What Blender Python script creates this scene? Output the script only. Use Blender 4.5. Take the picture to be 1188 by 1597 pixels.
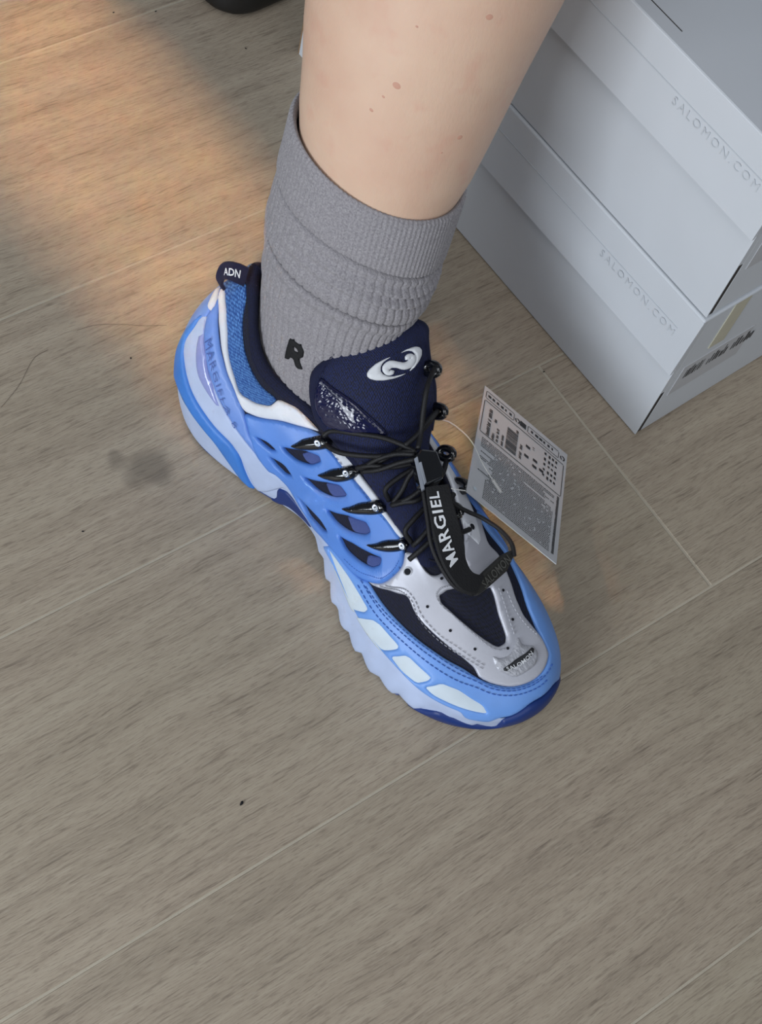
import bpy, bmesh, math, random
import numpy as np
from mathutils import Vector, Matrix
from mathutils.geometry import delaunay_2d_cdt
random.seed(7)
for o in list(bpy.data.objects): bpy.data.objects.remove(o)
S=bpy.context.scene; COL=S.collection
# ------------------------------------------------------------------ camera
cam=bpy.data.cameras.new('camera'); cam.sensor_fit='HORIZONTAL'; cam.sensor_width=36; cam.lens=2400/1188*36; cam.clip_start=.02
co=bpy.data.objects.new('camera',cam); COL.objects.link(co)
CMR=[[0.9375462,-0.3478608,0.0],[0.3027231,0.8158923,-0.4926240],[0.17136457,0.4618578,0.8702422]]
co.matrix_world=Matrix.Translation((0,0,0.8431953))@Matrix(CMR).to_4x4()
S.camera=co
# ------------------------------------------------------------------ light
W=bpy.data.worlds.new('world'); S.world=W; W.use_nodes=True
W.node_tree.nodes['Background'].inputs[0].default_value=(.80,.88,1,1); W.node_tree.nodes['Background'].inputs[1].default_value=.16
def area(name,loc,target,sx,sy,power,color,spread=math.pi):
    l=bpy.data.lights.new(name,'AREA'); l.shape='RECTANGLE'; l.size=sx; l.size_y=sy; l.energy=power; l.color=color; l.spread=spread
    o=bpy.data.objects.new(name,l); COL.objects.link(o); o.location=loc
    d=Vector(target)-Vector(loc); o.rotation_euler=d.to_track_quat('-Z','Y').to_euler(); return o
area('window_light',(-.62,-.90,.56),(0,.5,.08),.7,.4,14.5,(.87,.93,1))
area('added_key_light',(-1.0,-.6,1.3),(0,.45,.05),.7,.7,6,(.88,.94,1))  # window power split off to an added lamp so the leg shades the boxes
area('side_fill_light',(1.3,-.6,1.3),(.1,.55,.05),.8,.8,5,(.92,.96,1))  # added fill to brighten the side faces of the boxes, no known window
area('ceiling_panel_light',(.2,-.5,2.3),(.1,.5,0),1.0,1.0,9.5,(.98,.98,1))
area('warm_lamp',(-1.93,1.74,1.2),(-.2,.63,0),.15,.34,.30,(1,.55,.28),math.radians(2.0))
S.view_settings.view_transform='Standard'; S.view_settings.look='None'; S.view_settings.gamma=1; S.view_settings.use_curve_mapping=False
S.view_settings.exposure=-0.12
# ------------------------------------------------------------------ materials
def srgb(r,g,b):
    f=lambda c:(c/12.92 if c<=.04045 else ((c+.055)/1.055)**2.4)
    return (f(r/255),f(g/255),f(b/255),1)
class NT:
    def __init__(s,name):
        s.m=bpy.data.materials.new(name); s.m.use_nodes=True; s.t=s.m.node_tree; s.b=s.t.nodes['Principled BSDF']
    def n(s,t,**k):
        x=s.t.nodes.new(t)
        for a,v in k.items():
            if a.startswith('i_'): x.inputs[int(a[2:]) if a[2:].isdigit() else a[2:]].default_value=v
            else: setattr(x,a,v)
        return x
    def l(s,a,b): s.t.links.new(a,b)
    def coord(s,which='Object',scale=None,rot=None):
        c=s.n('ShaderNodeTexCoord').outputs[which]
        if scale is None and rot is None: return c
        m=s.n('ShaderNodeMapping'); s.l(c,m.inputs[0])
        if scale: m.inputs['Scale'].default_value=scale
        if rot: m.inputs['Rotation'].default_value=rot
        return m.outputs[0]
    def ramp(s,fac,stops):
        r=s.n('ShaderNodeValToRGB'); e=r.color_ramp.elements
        while len(e)<len(stops): e.new(.5)
        for x,(p,c) in zip(e,stops): x.position=p; x.color=c if len(c)==4 else (*c,1)
        s.l(fac,r.inputs[0]); return r.outputs[0]
    def mix(s,fac,a,b,mode='MIX'):
        x=s.n('ShaderNodeMix',data_type='RGBA',blend_type=mode)
        for sock,v in ((x.inputs[0],fac),(x.inputs[6],a),(x.inputs[7],b)):
            if hasattr(v,'links') or isinstance(v,bpy.types.NodeSocket): s.l(v,sock)
            else: sock.default_value=v
        return x.outputs[2]
    def math(s,op,a,b=None):
        x=s.n('ShaderNodeMath',operation=op)
        for i,v in enumerate((a,b)):
            if v is None: continue
            if isinstance(v,bpy.types.NodeSocket): s.l(v,x.inputs[i])
            else: x.inputs[i].default_value=v
        return x.outputs[0]
    def noise(s,vec,scale,detail=3,rough=.5):
        x=s.n('ShaderNodeTexNoise'); s.l(vec,x.inputs['Vector']); x.inputs['Scale'].default_value=scale; x.inputs['Detail'].default_value=detail; x.inputs['Roughness'].default_value=rough
        return x.outputs[0]
    def bump(s,h,strength=.3,dist=.001):
        x=s.n('ShaderNodeBump'); x.inputs['Strength'].default_value=strength; x.inputs['Distance'].default_value=dist
        s.l(h,x.inputs['Height']); s.l(x.outputs[0],s.b.inputs['Normal']); return x
    def col(s,c):
        if isinstance(c,bpy.types.NodeSocket): s.l(c,s.b.inputs['Base Color'])
        else: s.b.inputs['Base Color'].default_value=c
    def set(s,**k):
        for a,v in k.items(): s.b.inputs[a.replace('_',' ')].default_value=v
        return s
def plain(name,rgb,rough=.5,metal=0,var=.06,nscale=60,bump=.05,spec=.5,coat=0):
    t=NT(name); c=srgb(*rgb); n=t.noise(t.coord(),nscale,3)
    lo=tuple(x*(1-var) for x in c[:3])+(1,); hi=tuple(min(1,x*(1+var)) for x in c[:3])+(1,)
    t.col(t.ramp(n,[(.3,lo),(.7,hi)])); t.set(Roughness=rough,Metallic=metal); t.b.inputs['Specular IOR Level'].default_value=spec
    if coat: t.b.inputs['Coat Weight'].default_value=coat; t.b.inputs['Coat Roughness'].default_value=.06
    if bump: t.bump(t.noise(t.coord(),nscale*12,2),bump,.0005)
    return t.m
def mesh_fabric(name,dark,light,scale,stretch=(1,1,1),rot=None,th=(.25,.6),bump=.6,rough=.75):
    t=NT(name); v=t.n('ShaderNodeTexVoronoi'); v.inputs['Scale'].default_value=scale; v.inputs['Randomness'].default_value=.35
    t.l(t.coord('UV',stretch,rot),v.inputs['Vector']); d=v.outputs['Distance']
    t.col(t.ramp(d,[(th[0],srgb(*light)),(th[1],srgb(*dark))])); t.set(Roughness=rough)
    t.bump(t.math('MULTIPLY',d,-1),bump,.0008); return t.m
M={}
M['navy_mesh']=mesh_fabric('navy_mesh',(3,5,16),(18,23,56),900)
M['tongue_mesh']=mesh_fabric('tongue_mesh',(4,8,32),(16,31,84),780,(1,1.5,1),(0,0,.6))
M['collar_blue_mesh']=mesh_fabric('collar_blue_mesh',(34,78,150),(104,160,228),420,(1.0,2.6,1),(0,0,.5),(.15,.55),.9)
M['lining']=mesh_fabric('lining',(7,10,30),(16,24,62),1100,bump=.4,rough=.9)
M['light_blue']=plain('light_blue_leather',(112,160,232),.42,bump=.08)
M['cage_blue']=plain('cage_blue_rubber',(88,138,220),.38,bump=.03)
M['band_blue']=plain('heel_band_blue',(110,148,222),.4)
M['pod']=plain('translucent_violet_pod',(146,156,212),.22,coat=.4)
M['wedge']=plain('bright_blue_foam',(64,128,212),.45)
M['foam']=plain('pale_blue_white_foam',(184,199,230),.6,bump=.04)
M['window']=plain('off_white_film',(206,219,229),.5)
M['silver']=plain('silver_grey_leather',(196,198,208),.42,.25,bump=.1,nscale=40)
M['white_leather']=plain('white_leather',(218,222,230),.5,bump=.1)
M['toe_emboss']=plain('silver_embossed',(186,188,196),.4,.3,bump=1.0,nscale=45)
M['navy_rubber']=plain('navy_rubber',(22,52,118),.45)
M['black_gloss']=plain('glossy_black_plastic',(6,8,14),.12,coat=.8,bump=0)
M['black_web']=plain('black_webbing',(8,9,13),.75,bump=.6,nscale=90)
M['black_lace']=plain('black_lace_cord',(13,13,17),.6,bump=.5,nscale=120)
M['chrome']=plain('chrome',(170,175,184),.28,1.0,bump=0)
M['grey_plastic']=plain('pale_grey_plastic',(140,146,156),.4)
M['rubber_pull']=plain('dark_olive_grey_rubber',(44,44,42),.6)
M['pull_text']=plain('raised_rubber_lettering',(88,88,84),.5)
M['print_white']=plain('white_print',(225,228,232),.5,bump=0)
M['print_dark']=plain('dark_print',(40,42,46),.6,bump=0)
M['thread_blue']=plain('blue_thread',(62,104,184),.7)
M['thread_white']=plain('white_thread',(176,178,186),.7)
M['hole']=plain('dark_hole',(12,14,24),.9,bump=0)
M['band_print']=plain('dark_blue_print',(62,88,160),.5,bump=0)
M['lavender_mesh']=mesh_fabric('lavender_mesh',(40,54,112),(108,128,196),1500,(1,2.2,1),(0,0,.4))
t=NT('patent_navy'); n=t.n('ShaderNodeTexVoronoi'); n.inputs['Scale'].default_value=520; t.l(t.coord('UV'),n.inputs['Vector']); t.col(srgb(6,12,58)); t.set(Roughness=.16); t.b.inputs['Coat Weight'].default_value=.6; t.bump(n.outputs['Distance'],.55,.0008); M['patent']=t.m
# floor planks: grey-brown wood-look
def wood():
    t=NT('grey_oak_plank'); oi=t.n('ShaderNodeObjectInfo'); c=t.coord()
    off=t.n('ShaderNodeVectorMath',operation='ADD'); t.l(c,off.inputs[0])
    cx=t.n('ShaderNodeCombineXYZ'); t.l(t.math('MULTIPLY',oi.outputs['Random'],37.0),cx.inputs[0]); t.l(t.math('MULTIPLY',oi.outputs['Random'],11.0),cx.inputs[1]); t.l(cx.outputs[0],off.inputs[1])
    p=off.outputs[0]
    # gentle waviness of the grain
    w=t.n('ShaderNodeTexNoise'); w.inputs['Scale'].default_value=7; w.inputs['Detail'].default_value=2; t.l(p,w.inputs['Vector'])
    wv=t.n('ShaderNodeVectorMath',operation='SCALE'); t.l(w.outputs['Color'],wv.inputs[0]); wv.inputs['Scale'].default_value=.012
    pp=t.n('ShaderNodeVectorMath',operation='ADD'); t.l(p,pp.inputs[0]); t.l(wv.outputs[0],pp.inputs[1])
    def st(sc):
        m=t.n('ShaderNodeMapping'); m.inputs['Scale'].default_value=sc; t.l(pp.outputs[0],m.inputs[0]); return m.outputs[0]
    a=t.noise(st((5,70,1)),1,6,.7); b=t.noise(st((38,520,1)),1,4,.65); d=t.noise(st((110,1300,1)),1,3,.6); big=t.noise(st((2.2,6,1)),1,2)
    base=t.ramp(a,[(.3,srgb(158,144,127)),(.5,srgb(180,165,146)),(.7,srgb(196,183,163))])
    base=t.mix(t.ramp(big,[(.35,(0,0,0)),(.7,(.5,.5,.5))]),base,srgb(168,158,137))
    streak=t.ramp(b,[(.36,(1,1,1)),(.45,(0,0,0))])
    patch=t.ramp(a,[(.35,(1,1,1)),(.65,(.25,.25,.25))])
    base=t.mix(t.math('MULTIPLY',t.math('MULTIPLY',streak,.62),patch),base,srgb(108,95,83))
    fine=t.ramp(d,[(.38,(1,1,1)),(.46,(0,0,0))]); base=t.mix(t.math('MULTIPLY',fine,.4),base,srgb(124,111,98))
    lt=t.ramp(d,[(.56,(0,0,0)),(.68,(1,1,1))]); base=t.mix(t.math('MULTIPLY',lt,.25),base,srgb(206,196,180))
    gp=t.n('ShaderNodeNewGeometry').outputs['Position']; wn=t.n('ShaderNodeTexNoise'); wn.inputs['Scale'].default_value=55; wn.inputs['Detail'].default_value=4; t.l(gp,wn.inputs['Vector'])
    wo=t.n('ShaderNodeVectorMath',operation='SCALE'); t.l(wn.outputs['Color'],wo.inputs[0]); wo.inputs['Scale'].default_value=.022
    gq=t.n('ShaderNodeVectorMath',operation='ADD'); t.l(gp,gq.inputs[0]); t.l(wo.outputs[0],gq.inputs[1])
    for (sx_,sy_),rad,am in (((-.1440,.4480),.017,.55),((-.1640,.4450),.009,.45)):
        dn=t.n('ShaderNodeVectorMath',operation='DISTANCE'); t.l(gq.outputs[0],dn.inputs[0]); dn.inputs[1].default_value=(sx_+.011,sy_+.011,.011)
        base=t.mix(t.math('MULTIPLY',t.ramp(t.math('DIVIDE',dn.outputs['Value'],rad),[(.35,(1,1,1)),(1.0,(0,0,0))]),am),base,srgb(104,96,86))
    rv=t.math('ADD',t.math('MULTIPLY',oi.outputs['Random'],.12),.88); vv=t.n('ShaderNodeCombineXYZ')
    for q_ in range(3): t.l(rv,vv.inputs[q_])
    base=t.mix(1.0,base,vv.outputs[0],'MULTIPLY')
    t.col(base); t.set(Roughness=.5); t.b.inputs['Specular IOR Level'].default_value=.35
    h=t.math('ADD',t.math('MULTIPLY',b,.7),t.math('MULTIPLY',d,.4)); t.bump(h,.4,.0009); return t.m
M['wood']=wood()
M['grout']=plain('pale_grout',(184,175,157),.8,bump=.3)
M['hair']=plain('brown_hair',(70,58,48),.6,bump=0)
M['stain']=plain('grey_stain',(92,86,78),.7)
def skin():
    t=NT('skin'); c=t.coord()
    n=t.noise(c,22,4,.6); base=t.ramp(n,[(.3,srgb(220,182,158)),(.7,srgb(228,196,171))])
    n2=t.noise(c,60,3); base=t.mix(t.math('MULTIPLY',t.ramp(n2,[(.58,(0,0,0)),(.72,(1,1,1))]),.22),base,srgb(216,150,130))
    t.col(base); t.set(Roughness=.52); t.b.inputs['Subsurface Weight'].default_value=.12; t.b.inputs['Subsurface Radius'].default_value=(.008,.003,.0015)
    t.b.inputs['Subsurface Scale'].default_value=.6
    m=t.n('ShaderNodeMapping'); m.inputs['Scale'].default_value=(1,1,.35); t.l(c,m.inputs[0]); t.bump(t.noise(m.outputs[0],620,2),.18,.0006); return t.m
M['skin']=skin()
M['freckle']=plain('reddish_skin_spot',(210,160,138),.6,bump=0)
def sock_mat():
    t=NT('grey_sock_knit'); c=t.coord('UV'); n=t.noise(t.coord(),900,3,.7); n2=t.noise(t.coord(),170,3)
    base=t.ramp(n,[(.3,srgb(124,121,126)),(.7,srgb(176,173,176))])
    base=t.mix(t.math('MULTIPLY',n2,.4),base,srgb(150,145,151))
    t.col(base); t.set(Roughness=.95); t.b.inputs['Specular IOR Level'].default_value=.15; t.b.inputs['Sheen Weight'].default_value=.25
    h=t.noise(t.coord(),1500,2); t.bump(h,.5,.0009); return t.m
M['sock']=sock_mat()
M['carton']=plain('white_carton',(214,219,225),.72,var=.02,nscale=14,bump=.06)
M['gap_shade']=plain('carton_gap_shade',(60,56,54),.9)  # near-black colour standing in for the shade inside carton gaps
M['kraft']=plain('kraft_edge',(150,122,92),.9)
M['tape']=plain('yellowed_clear_tape',(204,202,182),.25)
M['crease']=plain('carton_crease',(196,202,208),.8,bump=0)
M['emboss']=plain('embossed_carton_lettering',(208,213,218),.7,bump=0)
M['black_matte']=plain('black_matte_plastic',(22,21,20),.5)
M['card']=plain('white_card',(198,200,204),.6,var=.02)
M['fibre']=plain('clear_nylon',(200,200,198),.3)
# ------------------------------------------------------------------ mesh helpers
def obj(name,verts,faces,mat,parent=None,smooth=False,uv=None,kind=None,label=None):
    me=bpy.data.meshes.new(name); me.from_pydata([tuple(map(float,v)) for v in verts],[],faces); me.validate(); me.materials.append(M[mat] if isinstance(mat,str) else mat)
    if smooth:
        for p in me.polygons: p.use_smooth=True
    if uv is not None:
        L=me.uv_layers.new(name='UVMap')
        for lp in me.loops: L.data[lp.index].uv=uv[lp.vertex_index]
    o=bpy.data.objects.new(name,me); COL.objects.link(o)
    if parent: o.parent=parent
    if kind: o['kind']=kind
    if label: o['label']=label
    return o
def thing(name,label,cat,loc=(0,0,0),rotz=0,group=None):
    o=bpy.data.objects.new(name,None); COL.objects.link(o); o.location=loc; o.rotation_euler=(0,0,rotz); o.empty_display_size=.05
    o['label']=label; o['category']=cat
    if group: o['group']=group
    return o
def fromBM(name,bm,mat,parent=None,smooth=False,**k):
    bmesh.ops.recalc_face_normals(bm,faces=bm.faces)
    me=bpy.data.meshes.new(name); bm.to_mesh(me); bm.free(); me.materials.append(M[mat])
    if smooth:
        for p in me.polygons: p.use_smooth=True
    o=bpy.data.objects.new(name,me); COL.objects.link(o)
    if parent: o.parent=parent
    for a,v in k.items(): o[a]=v
    return o
def bm_box(bm,lo,hi,bev=0,mat=None):
    r=bmesh.ops.create_cube(bm,size=1); vs=r['verts']
    for v in vs: v.co=Vector([lo[i]+(v.co[i]+.5)*(hi[i]-lo[i]) for i in range(3)])
    if bev: bmesh.ops.bevel(bm,geom=list({e for v in vs for e in v.link_edges}),offset=bev,segments=2,affect='EDGES',profile=.5)
def box(name,lo,hi,mat,parent=None,bev=0,**k):
    bm=bmesh.new(); bm_box(bm,lo,hi,bev); return fromBM(name,bm,mat,parent,**k)
def cr(P,ts,closed=False):
    P=np.asarray(P,float);n=len(P);i=np.floor(ts).astype(int);t=(ts-i)[:,None]
    if closed: g=lambda k:P[k%n]
    else:
        i=np.clip(i,0,n-2);t=(ts-i)[:,None];E=np.vstack([2*P[0]-P[1],P,2*P[-1]-P[-2]]);g=lambda k:E[k+1]
    p0,p1,p2,p3=g(i-1),g(i),g(i+1),g(i+2)
    return p1+.5*t*((p2-p0)+t*((2*p0-5*p1+4*p2-p3)+t*(3*(p1-p2)+p3-p0)))
def tube_geo(path,r,seg=8,sub=6,flat=1.0):
    P=np.asarray(path,float); D=cr(P,np.linspace(0,len(P)-1,(len(P)-1)*sub+1)) if len(P)>2 else P
    T=np.gradient(D,axis=0);T/=np.linalg.norm(T,axis=1,keepdims=True)+1e-12
    up=np.array([0,0,1.]);V=[];F=[];n=len(D)
    for k in range(n):
        a=np.cross(T[k],up); a/=np.linalg.norm(a)+1e-9; b=np.cross(a,T[k])
        for s in range(seg):
            q=2*math.pi*s/seg; V.append(D[k]+r*(math.cos(q)*a+flat*math.sin(q)*b))
    for k in range(n-1):
        for s in range(seg): F.append((k*seg+s,k*seg+(s+1)%seg,(k+1)*seg+(s+1)%seg,(k+1)*seg+s))
    F.append(tuple(range(seg))[::-1]);F.append(tuple((n-1)*seg+s for s in range(seg)))
    return V,F
def tube(name,path,r,mat,parent=None,seg=8,sub=6,flat=1.0,**k):
    V,F=tube_geo(path,r,seg,sub,flat); return obj(name,V,F,mat,parent,True,**k)
def slab(name,top,th,mat,parent=None,bev=.0008,smooth=False,nrm=None,**k):
    P=[Vector(p) for p in top]; c=sum(P,Vector())/len(P)
    n=Vector((0,0,0))
    for i in range(len(P)): n+=(P[i]-c).cross(P[(i+1)%len(P)]-c)
    n.normalize()
    if n.z<0: n=-n
    if nrm: n=Vector(nrm)
    bm=bmesh.new(); a=[bm.verts.new(p) for p in P]; b=[bm.verts.new(p-n*th) for p in P]
    bm.faces.new(a); bm.faces.new(b[::-1])
    for i in range(len(P)): j=(i+1)%len(P); bm.faces.new((a[i],b[i],b[j],a[j]))
    bmesh.ops.recalc_face_normals(bm,faces=bm.faces)
    if bev: bmesh.ops.bevel(bm,geom=bm.edges[:],offset=bev,segments=2,affect='EDGES',profile=.5)
    return fromBM(name,bm,mat,parent,smooth,**k)
_font=None
def text_geo(txt,shear=0,bold=0,spacing=1.0):
    cu=bpy.data.curves.new('t','FONT'); cu.body=txt; cu.size=1; cu.shear=shear; cu.offset=bold; cu.space_character=spacing; cu.resolution_u=2
    o=bpy.data.objects.new('t',cu); COL.objects.link(o); bpy.context.view_layer.update()
    me=o.evaluated_get(bpy.context.evaluated_depsgraph_get()).to_mesh(); V=np.array([v.co[:2] for v in me.vertices]); F=[tuple(p.vertices) for p in me.polygons]
    o.to_mesh_clear(); bpy.data.objects.remove(o); bpy.data.curves.remove(cu)
    lo=V.min(0); V=V-lo; return V,F
def loop(lat,med,N=40):
    # lat: heel->toe ; med: toe->heel interior points (excl. ends). arc-length resample each half
    def half(Q,n):
        Q=np.asarray(Q,float);D=cr(Q,np.linspace(0,len(Q)-1,60*len(Q)))
        s=np.r_[0,np.cumsum(np.linalg.norm(np.diff(D,axis=0),axis=1))];s/=s[-1]
        t=np.linspace(0,1,n+1);return np.stack([np.interp(t,s,D[:,k]) for k in range(3)],1)
    a=half(lat,N//2);b=half([lat[-1]]+list(med)+[lat[0]],N//2)
    L=np.vstack([a[:-1],b[:-1]])
    # light smoothing at the junctions
    for _ in range(2):
        L=.5*L+.25*(np.roll(L,1,0)+np.roll(L,-1,0)) if _<1 else L
    return L
K=[]
K.append(([(-.010,.034,.006),(-.005,.010,.003),(.014,-.001,.0),(.048,0.0,.0),(.078,.005,.003),(.10,.008,.008),(.125,.002,.006),(.15,-.017,.001),(.18,-.031,0),(.205,-.037,0),(.23,-.036,0),(.255,-.027,.001),(.272,-.011,.004),(.278,.010,.008)],
          [(.275,.028,.009),(.262,.042,.005),(.24,.052,.001),(.21,.058,0),(.18,.059,0),(.15,.056,.004),(.12,.052,.010),(.09,.054,.008),(.06,.062,.001),(.03,.067,0),(.002,.058,.003)]))
K.append(([(-.018,.034,.014),(-.012,.009,.012),(.008,-.004,.009),(.045,-.0045,.007),(.078,.0005,.007),(.10,.003,.012),(.123,-.003,.013),(.1416,-.018,.011),(.164,-.030,.010),(.1865,-.038,.010),(.2076,-.0425,.010),(.2253,-.0405,.009),(.247,-.0345,.008),(.268,-.022,.008),(.282,-.004,.010),(.286,.012,.012)],
          [(.284,.029,.014),(.274,.044,.013),(.25,.058,.011),(.22,.0655,.010),(.19,.067,.010),(.155,.063,.012),(.12,.059,.016),(.09,.060,.014),(.06,.070,.010),(.03,.075,.011),(0,.065,.013)]))
K.append(([(-.025,.034,.036),(-.018,.010,.034),(.005,-.005,.032),(.045,-.003,.031),(.078,.002,.032),(.10,.002,.031),(.123,-.007,.0305),(.1415,-.016,.030),(.158,-.0237,.030),(.182,-.032,.028),(.200,-.035,.027),(.2276,-.0368,.025),(.2545,-.0305,.024),(.2726,-.019,.023),(.284,-.003,.0215),(.2875,.012,.0215)],
          [(.285,.027,.022),(.274,.042,.024),(.25,.056,.026),(.22,.064,.028),(.19,.066,.030),(.155,.062,.032),(.12,.060,.033),(.09,.062,.033),(.06,.070,.033),(.03,.075,.033),(-.004,.065,.035)]))
K.append(([(-.028,.036,.056),(-.021,.015,.054),(.004,.0015,.051),(.045,.0035,.050),(.078,.006,.048),(.10,.005,.047),(.123,-.002,.045),(.1415,-.009,.044),(.158,-.015,.043),(.182,-.022,.042),(.200,-.025,.040),(.2276,-.0255,.038),(.25,-.019,.036),(.266,-.008,.034),(.274,.003,.033),(.277,.014,.0335)],
          [(.275,.025,.035),(.266,.036,.037),(.245,.049,.040),(.22,.058,.041),(.195,.064,.043),(.165,.068,.046),(.135,.072,.048),(.10,.072,.050),(.07,.073,.052),(.035,.073,.054),(-.008,.062,.056)]))
K.append(([(-.023,.042,.082),(-.015,.022,.078),(.010,.0115,.069),(.045,.0115,.062),(.078,.0125,.062),(.10,.013,.061),(.123,.007,.060),(.145,.001,.058),(.165,-.005,.056),(.185,-.009,.054),(.205,-.0085,.052),(.222,-.004,.0505),(.234,.004,.049),(.240,.016,.0485)],
          [(.238,.028,.049),(.232,.042,.050),(.218,.051,.052),(.195,.058,.056),(.165,.066,.059),(.135,.074,.062),(.10,.076,.064),(.07,.078,.066),(.04,.078,.070),(.015,.073,.076),(-.012,.060,.082)]))
K.append(([(-.010,.055,.114),(-.001,.047,.1115),(.0125,.0365,.102),(.0205,.0288,.0905),(.036,.0215,.081),(.055,.0225,.0755),(.080,.0245,.0745),(.108,.0245,.0745),(.1333,.0195,.0735),(.1504,.0145,.072),(.1704,.008,.069),(.184,.0055,.0665),(.192,.009,.0655),(.195,.016,.0655)],
          [(.196,.026,.0655),(.193,.0328,.067),(.1851,.0384,.069),(.1694,.0500,.072),(.1454,.061,.075),(.12,.069,.0755),(.09,.076,.0765),(.06,.080,.079),(.038,.080,.084),(.018,.076,.096),(.001,.066,.109)]))
NU,NVS=240,10
def surface():
    Ls=[loop(*k) for k in K]                     # (6,40,3)
    L=np.array(Ls)
    tu=np.linspace(0,40,NU,endpoint=False)
    D=np.array([cr(l,tu,True) for l in L])       # (6,NU,3)
    tv=np.linspace(0,len(K)-1,(len(K)-1)*NVS+1)
    G=np.array([cr(D[:,j],tv) for j in range(NU)])   # (NU,NV,3)
    return G
def normals(G):
    du=np.roll(G,-1,0)-np.roll(G,1,0);dv=np.gradient(G,axis=1)
    n=np.cross(du,dv);n/=np.linalg.norm(n,axis=-1,keepdims=True)+1e-12
    return n
def ev(G,u,v):
    # u in [0,NU) periodic, v in [0,NV-1] grid units, bilinear
    u=np.asarray(u,float);v=np.clip(np.asarray(v,float),0,G.shape[1]-1.0001)
    i=np.floor(u).astype(int);j=np.floor(v).astype(int);a=(u-i)[...,None];b=(v-j)[...,None]
    i0=i%G.shape[0];i1=(i+1)%G.shape[0]
    return (1-a)*(1-b)*G[i0,j]+a*(1-b)*G[i1,j]+(1-a)*b*G[i0,j+1]+a*b*G[i1,j+1]

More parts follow.
